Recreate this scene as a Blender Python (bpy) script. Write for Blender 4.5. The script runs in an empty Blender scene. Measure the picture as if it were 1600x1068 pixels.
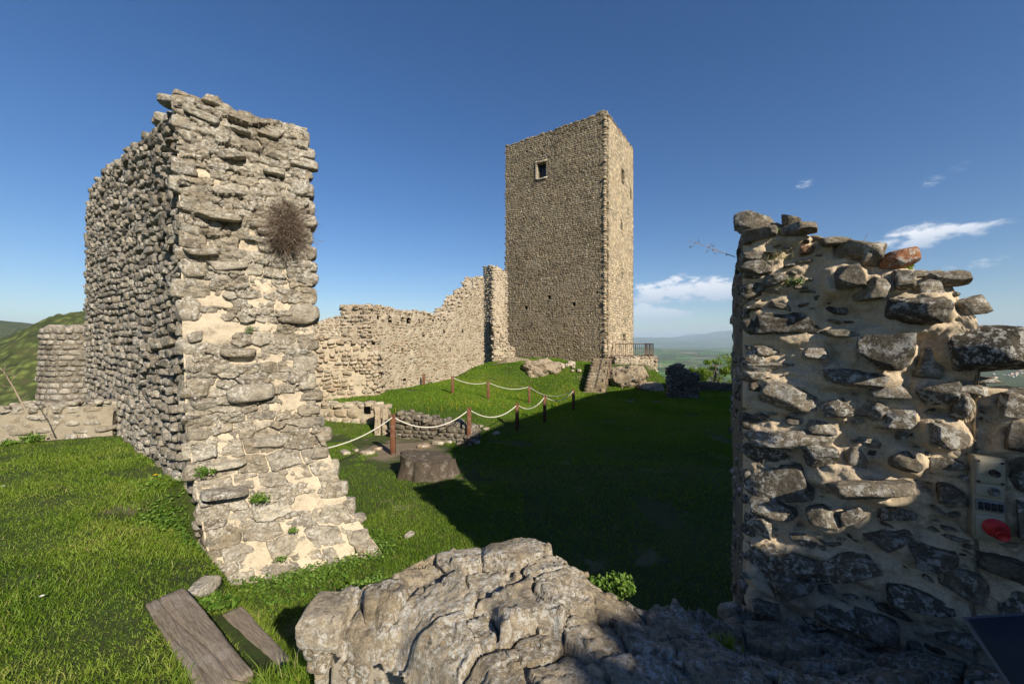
import bpy, math, random
import numpy as np
R = math.radians
# ------------------------------------------------------------------ camera, sky, sun, exposure
C = bpy.context.scene.collection
scene = bpy.context.scene
F = 622.0                                   # focal length in photo pixels (14 mm on a 36 mm frame)
cam_data = bpy.data.cameras.new('camera'); cam_data.lens = 14.0; cam_data.sensor_width = 36
cam_data.clip_start = .05; cam_data.clip_end = 120000
cam = bpy.data.objects.new('camera', cam_data); C.objects.link(cam)
cam.location = (0, 0, 0); cam.rotation_euler = (R(90), 0, 0)
scene.camera = cam
SUN_AZ, SUN_EL = 147.0, 30.5                # clockwise from the view direction (+Y)
S = np.array([math.sin(R(SUN_AZ))*math.cos(R(SUN_EL)), math.cos(R(SUN_AZ))*math.cos(R(SUN_EL)), math.sin(R(SUN_EL))])
world = bpy.data.worlds.new('World'); scene.world = world; world.use_nodes = True
sl = bpy.data.lights.new('sun', 'SUN'); sl.energy = 5.0; sl.angle = R(.53); sl.color = (1, .90, .74)
sun = bpy.data.objects.new('sun', sl); C.objects.link(sun)
from mathutils import Vector, Matrix
sun.rotation_euler = Vector(-S).to_track_quat('-Z', 'Y').to_euler()
scene.view_settings.view_transform = 'Standard'; scene.view_settings.look = 'None'
scene.view_settings.exposure = 0.75; scene.view_settings.gamma = 1
scene.render.engine = 'CYCLES'
scene.cycles.max_bounces = 6; scene.cycles.diffuse_bounces = 3; scene.cycles.volume_bounces = 0
scene.cycles.transparent_max_bounces = 8
scene.cycles.use_denoising = True

class NT:
    """tiny node helper"""
    def __init__(s, tree): s.t = tree; s.n = tree.nodes; s.l = tree.links
    def new(s, typ, **kw):
        nd = s.n.new(typ)
        for k, v in kw.items(): setattr(nd, k, v)
        return nd
    def put(s, sock, v):
        if v is None: return
        if isinstance(v, bpy.types.NodeSocket): s.l.new(v, sock)
        else:
            if isinstance(v, tuple) and len(v) == 3 and sock.type == 'RGBA': v = (*v, 1)
            sock.default_value = v
    def m(s, op, a, b=None, c=None, clamp=False):
        nd = s.new('ShaderNodeMath', operation=op); nd.use_clamp = clamp
        for i, v in enumerate((a, b, c)):
            if v is not None: s.put(nd.inputs[i], v)
        return nd.outputs[0]
    def noise(s, vec, scale, detail=4, rough=.6, dist=0, out=0):
        nd = s.new('ShaderNodeTexNoise'); s.put(nd.inputs['Vector'], vec)
        nd.inputs['Scale'].default_value = scale; nd.inputs['Detail'].default_value = detail
        nd.inputs['Roughness'].default_value = rough; nd.inputs['Distortion'].default_value = dist
        return nd.outputs[out]
    def vor(s, vec, scale, feature='F1', out='Distance'):
        nd = s.new('ShaderNodeTexVoronoi', feature=feature); s.put(nd.inputs['Vector'], vec)
        nd.inputs['Scale'].default_value = scale
        return nd.outputs[out]
    def step(s, v, lo, hi, a=0., b=1.):
        nd = s.new('ShaderNodeMapRange', interpolation_type='SMOOTHSTEP'); s.put(nd.inputs['Value'], v)
        for k, x in zip(('From Min', 'From Max', 'To Min', 'To Max'), (lo, hi, a, b)): nd.inputs[k].default_value = x
        return nd.outputs[0]
    def ramp(s, v, stops, interp='LINEAR'):
        nd = s.new('ShaderNodeValToRGB'); s.put(nd.inputs[0], v); cr = nd.color_ramp; cr.interpolation = interp
        while len(cr.elements) < len(stops): cr.elements.new(.5)
        for e, (p, c) in zip(cr.elements, stops): e.position = p; e.color = (*c, 1)
        return nd.outputs[0]
    def mix(s, f, a, b, mode='MIX'):
        nd = s.new('ShaderNodeMix', data_type='RGBA', blend_type=mode)
        s.put(nd.inputs[0], f); s.put(nd.inputs[6], a); s.put(nd.inputs[7], b)
        return nd.outputs[2]
    def attr(s, name):
        return s.new('ShaderNodeAttribute', attribute_name=name).outputs['Fac']
    def mapping(s, vec, scale):
        nd = s.new('ShaderNodeMapping'); s.put(nd.inputs['Vector'], vec); nd.inputs['Scale'].default_value = scale
        return nd.outputs[0]
    def bump(s, h, strength, dist, normal=None):
        nd = s.new('ShaderNodeBump'); s.put(nd.inputs['Height'], h); nd.inputs['Strength'].default_value = strength
        nd.inputs['Distance'].default_value = dist
        if normal is not None: s.put(nd.inputs['Normal'], normal)
        return nd.outputs[0]

# sky: Nishita plus a few small cumulus shapes placed by compass direction
w = NT(world.node_tree); w.n.clear()
sky = w.new('ShaderNodeTexSky', sky_type='NISHITA'); sky.sun_disc = False
sky.sun_elevation = R(SUN_EL); sky.sun_rotation = R(SUN_AZ)
sky.altitude = 500; sky.air_density = 1.0; sky.dust_density = .35; sky.ozone_density = 3.0
tc = w.new('ShaderNodeTexCoord').outputs['Generated']
sep = w.new('ShaderNodeSeparateXYZ'); w.l.new(tc, sep.inputs[0])
X_, Y_, Z_ = sep.outputs
azn = w.m('ARCTAN2', X_, Y_); eln = w.m('ARCSINE', Z_)
def sky_dir(px, py):
    x, y, z = (px-800)/F, 1., (534-py)/F
    return math.atan2(x, y), math.asin(z/math.sqrt(x*x+1+z*z))
cn1 = w.noise(w.mapping(tc, (1, 1, 2.6)), 9, 8, .62); cn2 = w.noise(w.mapping(tc, (1, 1, 2.2)), 26, 6, .6); cn3 = w.noise(w.mapping(tc, (1, 1, 2.6)), 75, 6, .65)
tot = None; lowest = None
for px, py, rx, ry, dens, tilt in [(1452, 366, 122, 20, 1., -.10), (1540, 410, 36, 10, .55, -.15), (1484, 420, 16, 7, .45, 0),
        (1256, 288, 19, 7, .5, -.1), (1457, 284, 20, 9, .4, -.1), (1500, 262, 26, 9, .1, -.2),
        (1080, 452, 120, 26, 1.0, -.03), (1020, 490, 90, 15, .7, 0), (712, 432, 16, 6, .15, 0), (1180, 440, 60, 20, .6, 0)]:
    a0, e0 = sky_dir(px, py); a1, _ = sky_dir(px+rx, py); _, e1 = sky_dir(px, py-ry)
    da = w.m('SUBTRACT', azn, a0); de = w.m('SUBTRACT', w.m('SUBTRACT', eln, e0), w.m('MULTIPLY', da, -tilt))
    u = w.m('DIVIDE', da, a1-a0); v = w.m('DIVIDE', de, e1-e0)
    r2 = w.m('ADD', w.m('MULTIPLY', u, u), w.m('MULTIPLY', v, v))
    core = w.m('MULTIPLY', w.m('SUBTRACT', 1., r2), 1.0)
    core = w.m('MAXIMUM', core, -1.5)
    d = w.m('ADD', core, w.m('MULTIPLY', w.m('SUBTRACT', cn1, .5), 4.2))
    d = w.m('ADD', d, w.m('MULTIPLY', w.m('SUBTRACT', cn2, .5), 2.0))
    if rx < 50: d = w.m('ADD', core, w.m('MULTIPLY', w.m('SUBTRACT', cn3, .50), 5.5))
    d = w.m('MULTIPLY', w.step(d, .0, .8 if rx > 50 else 1.6), dens)
    gate = w.step(core, -1.2, .15)
    d = w.m('MULTIPLY', d, gate)
    shade = w.step(v, -1.0, .6)                       # flat greyer cloud bases
    tot = d if tot is None else w.m('MAXIMUM', tot, d)
    s_ = w.m('MULTIPLY', d, shade)
    lowest = s_ if lowest is None else w.m('MAXIMUM', lowest, s_)
SKY_K = .066
bg1 = w.new('ShaderNodeBackground'); hs = w.new('ShaderNodeHueSaturation'); hs.inputs['Hue'].default_value = .508; hs.inputs['Saturation'].default_value = 1.28; w.l.new(sky.outputs[0], hs.inputs['Color']); w.l.new(hs.outputs[0], bg1.inputs[0]); bg1.inputs[1].default_value = SKY_K
bg2 = w.new('ShaderNodeBackground'); w.put(bg2.inputs[0], w.mix(lowest, (.33, .39, .48), (.62, .63, .66))); bg2.inputs[1].default_value = 1.0
mx = w.new('ShaderNodeMixShader'); w.l.new(w.m('MULTIPLY', tot, .9), mx.inputs[0]); w.l.new(bg1.outputs[0], mx.inputs[1]); w.l.new(bg2.outputs[0], mx.inputs[2])
wo = w.new('ShaderNodeOutputWorld'); w.l.new(mx.outputs[0], wo.inputs[0])

# ------------------------------------------------------------------ numeric helpers
rng = np.random.default_rng(7); random.seed(7)
def W(px, py, Y): return np.array([(px-800)/F*Y, Y, (534-py)/F*Y])
def Wz(px, py, z):
    Y = -z*F/(py-534); return np.array([(px-800)/F*Y, Y, z])
def _hash(i, j, k, seed):
    h = (i*374761393 + j*668265263 + k*2147483647 + seed*1274126177) & 0xFFFFFFFF
    h = ((h ^ (h >> 13))*1274126177) & 0xFFFFFFFF
    h = h ^ (h >> 16)
    return (h & 0xFFFFFF)/float(0xFFFFFF)
def vnoise(p, seed=0):
    p = np.asarray(p, float); i = np.floor(p).astype(np.int64); f = p-i; f = f*f*(3-2*f)
    out = 0
    for a in (0, 1):
        for b in (0, 1):
            for c in (0, 1):
                wgt = (f[..., 0] if a else 1-f[..., 0])*(f[..., 1] if b else 1-f[..., 1])*(f[..., 2] if c else 1-f[..., 2])
                out = out + wgt*_hash(i[..., 0]+a, i[..., 1]+b, i[..., 2]+c, seed)
    return out*2-1
def fbm(p, o=4, seed=0, g=.5):
    p = np.asarray(p, float); t = 0; a = 1; n = 0
    for k in range(o):
        t = t+a*vnoise(p*(2.03**k)+k*17.3, seed+k); n += a; a *= g
    return t/n
def sst(x, a, b):
    t = np.clip((np.asarray(x, float)-a)/(b-a), 0, 1); return t*t*(3-2*t)
def vfbm(p, o=3, seed=0): return np.stack([fbm(p, o, seed+31*k) for k in range(3)], -1)

class MB:
    def __init__(s): s.v = []; s.q = []; s.t = []; s.a = []; s.n = 0
    def add(s, v, q=None, t=None, a=.5):
        v = np.asarray(v, float).reshape(-1, 3)
        if q is not None and len(q): s.q.append(np.asarray(q, np.int64).reshape(-1, 4)+s.n)
        if t is not None and len(t): s.t.append(np.asarray(t, np.int64).reshape(-1, 3)+s.n)
        s.v.append(v); s.a.append(np.broadcast_to(np.asarray(a, float), (len(v),)).copy()); s.n += len(v)
    def build(s, name, mat, parent=None, loc=(0, 0, 0), smooth=True):
        v = np.concatenate(s.v); a = np.concatenate(s.a)
        q = np.concatenate(s.q) if s.q else np.zeros((0, 4), np.int64)
        t = np.concatenate(s.t) if s.t else np.zeros((0, 3), np.int64)
        if parent is not None and loc == (0, 0, 0):
            top_ = parent
            while top_.parent is not None: top_ = top_.parent
            loc = tuple(top_.get('_o', (0, 0, 0)))
        v = v-np.array(loc)
        me = bpy.data.meshes.new(name)
        me.vertices.add(len(v)); me.vertices.foreach_set('co', v.astype(np.float32).ravel())
        me.loops.add(len(q)*4+len(t)*3); me.polygons.add(len(q)+len(t))
        me.loops.foreach_set('vertex_index', np.concatenate([q.ravel(), t.ravel()]).astype(np.int32))
        ls = np.concatenate([np.arange(len(q))*4, len(q)*4+np.arange(len(t))*3]).astype(np.int32)
        me.polygons.foreach_set('loop_start', ls)
        me.polygons.foreach_set('use_smooth', np.full(len(q)+len(t), smooth))
        me.update(calc_edges=True)
        at = me.attributes.new('tint', 'FLOAT', 'POINT'); at.data.foreach_set('value', a.astype(np.float32))
        me.materials.append(mat)
        o = bpy.data.objects.new(name, me); C.objects.link(o)
        if parent is None: o.location = loc
        else: o.parent = parent
        return o
def tag(o, label=None, cat=None, group=None, kind=None):
    for k, v in (('label', label), ('category', cat), ('group', group), ('kind', kind)):
        if v: o[k] = v
    return o
def thing(name, label, cat, loc, group=None):
    o = bpy.data.objects.new(name, None); C.objects.link(o); o.location = tuple(loc); o['_o'] = [float(x) for x in loc]
    o.empty_display_size = .1
    return tag(o, label, cat, group)
def clean(o):
    if '_o' in o: del o['_o']

def grid(mb, P, a=.5, flip=False, drop=None):
    nu, nv = P.shape[:2]; idx = np.arange(nu*nv).reshape(nu, nv)
    q = np.stack([idx[:-1, :-1], idx[1:, :-1], idx[1:, 1:], idx[:-1, 1:]], -1).reshape(-1, 4)
    if drop is not None: q = q[~drop[:-1, :-1].reshape(-1)]
    if flip: q = q[:, ::-1]
    mb.add(P.reshape(-1, 3), q, None, a if np.isscalar(a) else np.asarray(a).reshape(-1))
def tube(mb, pts, r0, r1=None, sides=5, a=.5, cap=True):
    pts = np.asarray(pts, float); n = len(pts); r1 = r0 if r1 is None else r1
    rad = np.linspace(r0, r1, n)
    tg = np.gradient(pts, axis=0); tg /= np.linalg.norm(tg, axis=1)[:, None]+1e-9
    up = np.array([0, 0, 1.]) if abs(tg[0][2]) < .9 else np.array([1., 0, 0])
    A = np.cross(tg, up); A /= np.linalg.norm(A, axis=1)[:, None]+1e-9; B = np.cross(tg, A)
    th = np.arange(sides)/sides*2*math.pi
    P = pts[:, None]+rad[:, None, None]*(A[:, None]*np.cos(th)[None, :, None]+B[:, None]*np.sin(th)[None, :, None])
    i = np.arange(n*sides).reshape(n, sides); j = np.roll(i, -1, 1)
    q = np.stack([i[:-1], j[:-1], j[1:], i[1:]], -1).reshape(-1, 4)
    mb.add(P, q, [[0, k, k+1] for k in range(1, sides-1)]+[[(n-1)*sides, (n-1)*sides+k+1, (n-1)*sides+k] for k in range(1, sides-1)] if cap else None, a)
def boxm(mb, c, half, ax=None, a=.5, bevel=.0, n=1, jit=0, seed=0):
    """box with bevelled edges built from the cube-sphere grid"""
    ax = np.eye(3) if ax is None else np.asarray(ax)
    half = np.asarray(half, float)
    g = np.array([-1, -1+1e-6, 1-1e-6, 1.]) if n == 1 else np.linspace(-1, 1, n+1)
    v, q = cube_grid(n if n > 1 else 3, g)
    p = v*half
    if bevel:
        inner = np.clip(p, -(half-bevel), half-bevel); d = p-inner
        L = np.linalg.norm(d, axis=1); m = L > 1e-9
        p[m] = inner[m]+d[m]/L[m][:, None]*bevel
    if jit: p = p+vfbm(p*9+seed*3.3, 3, seed)*jit
    mb.add(p@ax.T+np.asarray(c), q, None, a)
_cg = {}
def cube_grid(n, g=None):
    key = (n, None if g is None else tuple(g))
    if key in _cg: return tuple(x.copy() for x in _cg[key])
    g = np.linspace(-1, 1, n+1) if g is None else g
    d = {}; V = []; Q = []
    def vid(p):
        k = tuple(np.round(p, 8))
        if k not in d: d[k] = len(V); V.append(p)
        return d[k]
    for ax in range(3):
        for sgn in (-1, 1):
            ids = [[None]*(n+1) for _ in range(n+1)]
            for i in range(n+1):
                for j in range(n+1):
                    p = [0, 0, 0]; p[ax] = float(sgn); p[(ax+1) % 3] = float(g[i]); p[(ax+2) % 3] = float(g[j]); ids[i][j] = vid(p)
            for i in range(n):
                for j in range(n):
                    f = [ids[i][j], ids[i+1][j], ids[i+1][j+1], ids[i][j+1]]
                    Q.append(f if sgn > 0 else f[::-1])
    _cg[key] = (np.array(V, float), np.array(Q, np.int64))
    return tuple(x.copy() for x in _cg[key])
def proto(n, k, nclip, seed, rough=.06, lo=.62, hi=.95):
    r = np.random.default_rng(seed); v, q = cube_grid(n)
    v = v/(np.sum(np.abs(v)**k, 1)**(1/k))[:, None]
    for _ in range(nclip):
        d = r.normal(size=3); d /= np.linalg.norm(d); dist = r.uniform(lo, hi)*np.max(v@d)
        over = v@d-dist; m = over > 0; v[m] -= d*over[m][:, None]*.93
    v = v+vfbm(v*1.6+seed*5.1, 3, seed)*rough+vfbm(v*5+seed*2.2, 2, seed+9)*rough*.4
    v /= np.max(np.abs(v), 0)
    return v, q
PR = {}
def protos(n, k, nclip, cnt=14, rough=.06, seed=0, lo=.62, hi=.95):
    key = (n, k, nclip, cnt, rough, seed, lo, hi)
    if key not in PR: PR[key] = [proto(n, k, nclip, seed*100+i+1, rough, lo, hi) for i in range(cnt)]
    return PR[key]
def rot(axis, ang):
    return np.array(Matrix.Rotation(ang, 3, Vector(axis)))
def stone(mb, pr, c, T, N, half, roll=0, yaw=0, pitch=0, a=.5, r=rng):
    v, q = pr[r.integers(len(pr))]
    T = np.asarray(T, float); N = np.asarray(N, float); U = np.cross(N, T); U /= np.linalg.norm(U)
    if U[2] < 0: U = -U
    M = np.stack([T, -N, U], 1)
    if roll or yaw or pitch: M = rot(N, roll)@rot((0, 0, 1), yaw)@rot(T, pitch)@M
    sg = np.where(r.random(3) < .5, -1, 1); 
    vv = v*sg
    if np.prod(sg) < 0: q = q[:, ::-1]
    mb.add((vv*np.asarray(half))@M.T+np.asarray(c), q, None, a)

def masonry(mb, pr, P, T, N, U, z0, z1, hr, wr, dep=.12, prot=(0, .03), top=None, holes=(), gap=.93, tilt=.05, wav=.03,
            seed=1, u0=0, tone=None, big=0., flat=None, skip=0., lo=None):
    r = np.random.default_rng(seed); z = z0
    while z < z1:
        h = r.uniform(*hr); u = u0-r.uniform(0, wr[1])*.4
        while u < U:
            ww = r.uniform(*wr)*(1.0 if r.random() > .25 else .6)
            uc = u+ww/2; u += ww
            zc = z+h/2+wav*float(vnoise(np.array([uc*.9, z*.6, seed*3.1]), seed))
            if uc > U+.02 or uc < u0-.05: continue
            if top is not None and zc+h*.35 > top(uc)+r.uniform(-.5, .5)*h: continue
            if lo is not None and zc < lo(uc): continue
            if skip and r.random() < skip: continue
            if any(a-ww*.25 < uc < b+ww*.25 and c-h*.25 < zc < d+h*.25 for a, b, c, d in holes): continue
            hh = h*r.uniform(.82, 1.1); w2 = ww
            if big and r.random() < big: hh *= 1.7; w2 *= 1.15
            o = r.uniform(*prot)
            if flat is not None: o += flat(uc, zc)
            c = P(uc, zc)+N*(o-dep)
            tn = r.random() if tone is None else tone(uc, zc, r)
            stone(mb, pr, c, T, N, (w2/2*gap, dep, hh/2*gap), r.normal()*tilt, r.normal()*tilt*1.3, r.normal()*tilt*1.3, tn, r)
        z += h

def strip_core(mb, A, T, B, L, top, zb, step, amp=.03, seed=0, nk=6, warp=None, u0=0., cut=()):
    """solid wall body: A(u) one long side, A+B the other side, caps at both ends"""
    A = np.asarray(A, float); T = np.asarray(T, float); B = np.asarray(B, float)
    nu = max(2, int((L-u0)/step)+1); us = np.linspace(u0, L, nu); zt = np.array([top(u) for u in us])
    nz = max(2, int((zt.max()-zb)/step)+1); fr = np.linspace(0, 1, nz)
    thn = np.linalg.norm(B); nk = max(nk, int(thn/step)+1); ks = np.linspace(0, 1, nk)
    z3 = np.array([0, 0, 1.])
    def dis(P):
        n = vfbm(P/.35, 3, seed)*amp; return P+n if warp is None else warp(P+n)
    base = A[None]+T[None]*us[:, None]
    zz = zb+(zt[:, None]-zb)*fr[None]
    sideA = base[:, None, :]+zz[..., None]*z3
    sideB = sideA+B
    topg = base[:, None, :]+B*ks[None, :, None]+(zt[:, None]+.0*ks[None])[..., None]*z3
    drop = np.zeros(zz.shape, bool)
    for h in cut: drop |= (us[:, None]+step/2 > h[0]) & (us[:, None]+step/2 < h[1]) & (zz+step/2 > h[2]) & (zz+step/2 < h[3])
    grid(mb, dis(sideA), drop=drop); grid(mb, dis(sideB), flip=True); grid(mb, dis(topg), flip=True)
    for e in (0, -1):
        P = base[e][None, None]+B*ks[:, None, None]+zz[e][None, :, None]*z3
        grid(mb, dis(P), flip=(e == 0))
    return us

def prof(pts, amp=.0, seed=0, f=3.):
    xs, zs = zip(*pts)
    return lambda u: float(np.interp(u, xs, zs)+(amp*fbm(np.array([u*f, seed*1.7, .3]), 3, seed) if amp else 0))

# ------------------------------------------------------------------ materials
def new_mat(name):
    m = bpy.data.materials.new(name); m.use_nodes = True; t = NT(m.node_tree); t.n.clear()
    out = t.new('ShaderNodeOutputMaterial'); b = t.new('ShaderNodeBsdfPrincipled'); t.l.new(b.outputs[0], out.inputs[0])
    b.inputs['Roughness'].default_value = .9; b.inputs['Specular IOR Level'].default_value = .25
    return m, t, b, out
def stone_mat(name, cols, scale=1., white=.5, dark=.4, orange=.15, bump=.6, gain=1.):
    m, t, b, out = new_mat(name); co = t.new('ShaderNodeTexCoord').outputs['Object']; s = 1/scale
    tn = t.attr('tint')
    n = len(cols); base = t.ramp(tn, [(i/(n-1), tuple(c*gain for c in col)) for i, col in enumerate(cols)])
    big = t.noise(co, 2.2*s, 5, .65); mid = t.noise(co, 14*s, 6, .7); fine = t.noise(co, 70*s, 5, .75)
    layer = t.noise(t.mapping(co, (1, 1, 7)), 9*s, 4, .6)
    base = t.mix(1., base, t.ramp(mid, [(.30, (.42, .40, .37)), (.48, (.95, .94, .92)), (.72, (1.42, 1.36, 1.26))]), 'MULTIPLY')
    base = t.mix(.6, base, t.ramp(fine, [(.3, (.6, .6, .6)), (.7, (1.35, 1.35, 1.35))]), 'MULTIPLY')
    base = t.mix(.5, base, t.ramp(layer, [(.3, (.7, .68, .64)), (.7, (1.2, 1.2, 1.2))]), 'MULTIPLY')
    wl = t.m('MULTIPLY', t.step(t.noise(co, 30*s, 8, .74), .57-.07*white, .61-.06*white), t.step(big, .40, .56))
    base = t.mix(t.m('MULTIPLY', wl, min(1, .5+white*.4)), base, (.60*gain, .58*gain, .53*gain))
    w2 = t.m('MULTIPLY', t.step(t.noise(co, 12*s, 8, .70, .3), .545, .575), t.step(t.noise(co, 1.3*s, 4), .44, .58))
    base = t.mix(t.m('MULTIPLY', w2, .55*white), base, (.57*gain, .56*gain, .52*gain))
    dl = t.m('MULTIPLY', t.step(t.noise(co, 20*s, 7, .75, .4), .53, .64), t.step(t.noise(co, 3.1*s, 3), .42, .6))
    base = t.mix(t.m('MULTIPLY', dl, dark), base, (.055, .052, .046))
    ol = t.m('MULTIPLY', t.step(t.noise(co, 17*s, 6, .7), .58, .68), t.step(t.noise(co, 1.7*s, 3), .52, .66))
    base = t.mix(t.m('MULTIPLY', ol, orange*3, clamp=True), base, (.36, .19, .05))
    t.l.new(base, b.inputs['Base Color'])
    nb = t.bump(t.noise(co, 9*s, 8, .72), bump*1.1, .075*scale); nb = t.bump(layer, bump*.35, .03*scale, nb); nb = t.bump(fine, bump*.5, .012*scale, nb)
    crk = t.step(t.vor(t.mix(.12, co, t.noise(co, 6*s, 4, .6, 0, 1)), 7*s, 'DISTANCE_TO_EDGE'), .0, .03)
    nb = t.bump(crk, bump*.3, .012*scale, nb)
    t.l.new(nb, b.inputs['Normal'])
    return m
def mortar_mat(name, col, dirt=.5, scale=1.):
    m, t, b, out = new_mat(name); co = t.new('ShaderNodeTexCoord').outputs['Object']; s = 1/scale
    base = t.mix(t.noise(co, 3*s, 6, .7), tuple(c*.62 for c in col), tuple(min(1, c*1.28) for c in col))
    base = t.mix(t.m('MULTIPLY', t.step(t.noise(co, 6*s, 7, .75), .48, .66), dirt), base, (.13, .105, .075))
    base = t.mix(.7, base, t.ramp(t.noise(co, 90*s, 4, .8), [(.3, (.6, .6, .6)), (.7, (1.3, 1.3, 1.3))]), 'MULTIPLY')
    t.l.new(base, b.inputs['Base Color'])
    nb = t.bump(t.noise(co, 13*s, 7, .7), .5, .04*scale); nb = t.bump(t.noise(co, 95*s, 5, .8), .6, .007*scale, nb)
    t.l.new(nb, b.inputs['Normal']); return m
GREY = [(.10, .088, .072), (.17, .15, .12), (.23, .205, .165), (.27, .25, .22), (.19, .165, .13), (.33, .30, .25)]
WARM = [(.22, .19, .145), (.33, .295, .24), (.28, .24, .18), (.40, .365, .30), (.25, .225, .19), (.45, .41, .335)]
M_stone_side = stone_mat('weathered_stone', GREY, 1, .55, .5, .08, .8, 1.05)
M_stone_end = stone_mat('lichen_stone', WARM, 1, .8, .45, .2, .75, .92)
M_stone_right = stone_mat('dark_lichen_stone', [(.09, .078, .06), (.15, .13, .10), (.21, .18, .14), (.27, .235, .18), (.31, .28, .23), (.36, .16, .08)], 1, .8, .6, .05, .9)
M_stone_fore = stone_mat('slab_stone', [(.26, .215, .15), (.34, .285, .205), (.40, .345, .265), (.31, .255, .175), (.43, .375, .29)], .65, 1.15, .85, .6, 1.0, 1.0)
M_tower = stone_mat('tower_stone', [(.13, .10, .062), (.20, .16, .102), (.26, .212, .142), (.17, .132, .082), (.32, .265, .185), (.23, .183, .118)], 4, .2, .25, .1, .5)  # front face's shade put into the stone colour; corners and steps share it
M_tower_lit = stone_mat('sunlit_tone_tower_stone', [(.40, .315, .21), (.49, .40, .28), (.54, .45, .32), (.44, .335, .225), (.57, .49, .36), (.50, .40, .27)], 4, .2, .12, .1, .3)  # paler copy for the right face, its stronger sunlight put into the colour
M_curtain = stone_mat('curtain_stone', [(.26, .215, .155), (.35, .295, .215), (.33, .25, .175), (.41, .36, .275), (.33, .28, .21), (.46, .41, .325)], 2.5, .4, .3, .1, .5)
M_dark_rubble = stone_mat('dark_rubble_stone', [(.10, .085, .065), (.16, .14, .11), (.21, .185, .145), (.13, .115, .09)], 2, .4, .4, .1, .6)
M_rock = stone_mat('bedrock', [(.25, .2, .14), (.33, .27, .195), (.29, .24, .17)], 4, .2, .3, .05, .8)
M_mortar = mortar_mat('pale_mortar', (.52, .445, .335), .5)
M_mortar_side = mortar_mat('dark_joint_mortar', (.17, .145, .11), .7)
M_mortar_right = mortar_mat('sandy_mortar', (.54, .435, .305), .55)
M_mortar_tower = mortar_mat('tower_mortar', (.22, .185, .13), .5, 3)
M_mortar_curtain = mortar_mat('curtain_mortar', (.44, .375, .28), .5, 1.6)
M_render = mortar_mat('rough_grey_render', (.30, .26, .195), .8, 1)
M_mortar_fore = mortar_mat('grey_mortar', (.33, .29, .23), .5)

def simple_mat(name, col, rough=.6, metal=0, var=.25, scale=20, bump=.2):
    m, t, b, out = new_mat(name); co = t.new('ShaderNodeTexCoord').outputs['Object']
    n = t.noise(co, scale, 5, .65)
    t.l.new(t.mix(n, tuple(c*(1-var) for c in col), tuple(min(1, c*(1+var)) for c in col)), b.inputs['Base Color'])
    b.inputs['Roughness'].default_value = rough; b.inputs['Metallic'].default_value = metal
    if bump: t.l.new(t.bump(n, bump, .01), b.inputs['Normal'])
    return m
def wood_mat(name, c1, c2, axis=(1, 1, 1), ring=8):
    m, t, b, out = new_mat(name); co = t.new('ShaderNodeTexCoord').outputs['Object']
    g = t.noise(t.mapping(co, axis), ring, 7, .7, .6); f = t.noise(t.mapping(co, axis), ring*5, 4, .7)
    col = t.mix(g, c1, c2); col = t.mix(.7, col, t.ramp(f, [(.35, (.45, .43, .4)), (.6, (1.15, 1.15, 1.15))]), 'MULTIPLY')
    col = t.mix(t.m('MULTIPLY', t.step(t.noise(co, 5, 5, .7), .52, .66), .45), col, (.30, .27, .235))
    t.l.new(col, b.inputs['Base Color'])
    nb = t.bump(g, .7, .02); nb = t.bump(f, .7, .008, nb); t.l.new(nb, b.inputs['Normal']); return m
def leaf_mat(name, cols, trans=.35, rough=.55):
    m, t, b, out = new_mat(name); tn = t.attr('tint'); n = len(cols)
    col = t.ramp(tn, [(i/(n-1), c) for i, c in enumerate(cols)])
    t.l.new(col, b.inputs['Base Color']); b.inputs['Roughness'].default_value = rough; b.inputs['Specular IOR Level'].default_value = .3
    tr = t.new('ShaderNodeBsdfTranslucent'); t.l.new(t.mix(1., col, (1.25, 1.3, .5), 'MULTIPLY'), tr.inputs[0])
    mxx = t.new('ShaderNodeMixShader'); mxx.inputs[0].default_value = trans
    t.l.new(b.outputs[0], mxx.inputs[1]); t.l.new(tr.outputs[0], mxx.inputs[2]); t.l.new(mxx.outputs[0], out.inputs[0]); return m
M_grass = leaf_mat('grass_blades', [(.065, .12, .012), (.115, .20, .016), (.17, .26, .025), (.22, .30, .035), (.36, .32, .12)], .4)
M_lawn = leaf_mat('lawn_blades', [(.045, .10, .006), (.08, .17, .008), (.12, .225, .012), (.17, .25, .02), (.30, .26, .08)], .4)
M_leaf = leaf_mat('small_green_leaves', [(.06, .14, .015), (.10, .20, .025), (.15, .25, .04), (.19, .27, .055)], .35)
M_leaf_grey = leaf_mat('grey_green_leaves', [(.12, .17, .07), (.20, .25, .12), (.26, .29, .17)], .25)
M_twig = leaf_mat('dry_brown_twigs', [(.12, .09, .065), (.20, .155, .115), (.32, .25, .19), (.19, .13, .10)], .1)
M_dry = leaf_mat('dry_grass_stems', [(.25, .22, .10), (.35, .30, .15), (.14, .20, .05)], .3)
M_yellow = leaf_mat('yellow_petals', [(.75, .52, .01), (.85, .62, .02)], .2)
M_white_petal = leaf_mat('white_petals', [(.8, .8, .78), (.85, .85, .8)], .2)
M_tree_leaf = leaf_mat('fresh_spring_leaves', [(.09, .15, .02), (.15, .23, .03), (.22, .29, .05)], .35)
M_bark = wood_mat('bark', (.12, .10, .08), (.22, .19, .15), (1, 1, .2), 10)
M_plank = wood_mat('weathered_plank', (.135, .105, .078), (.30, .25, .195), (1, 1, 1), 6)
M_stump = wood_mat('old_stump_wood', (.035, .027, .020), (.125, .10, .075), (1, 1, .12), 9)
M_post = wood_mat('brown_stained_wood', (.11, .045, .025), (.19, .085, .045), (1, 1, .1), 25)
M_rope = simple_mat('white_rope', (.60, .57, .50), .85, 0, .3, 70, .8)
M_rail = simple_mat('rusty_brown_metal', (.12, .07, .05), .6, .3, .3, 30, .1)
M_void = simple_mat('dark_interior', (.025, .022, .02), .95, 0, .2, 4, 0)
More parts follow.
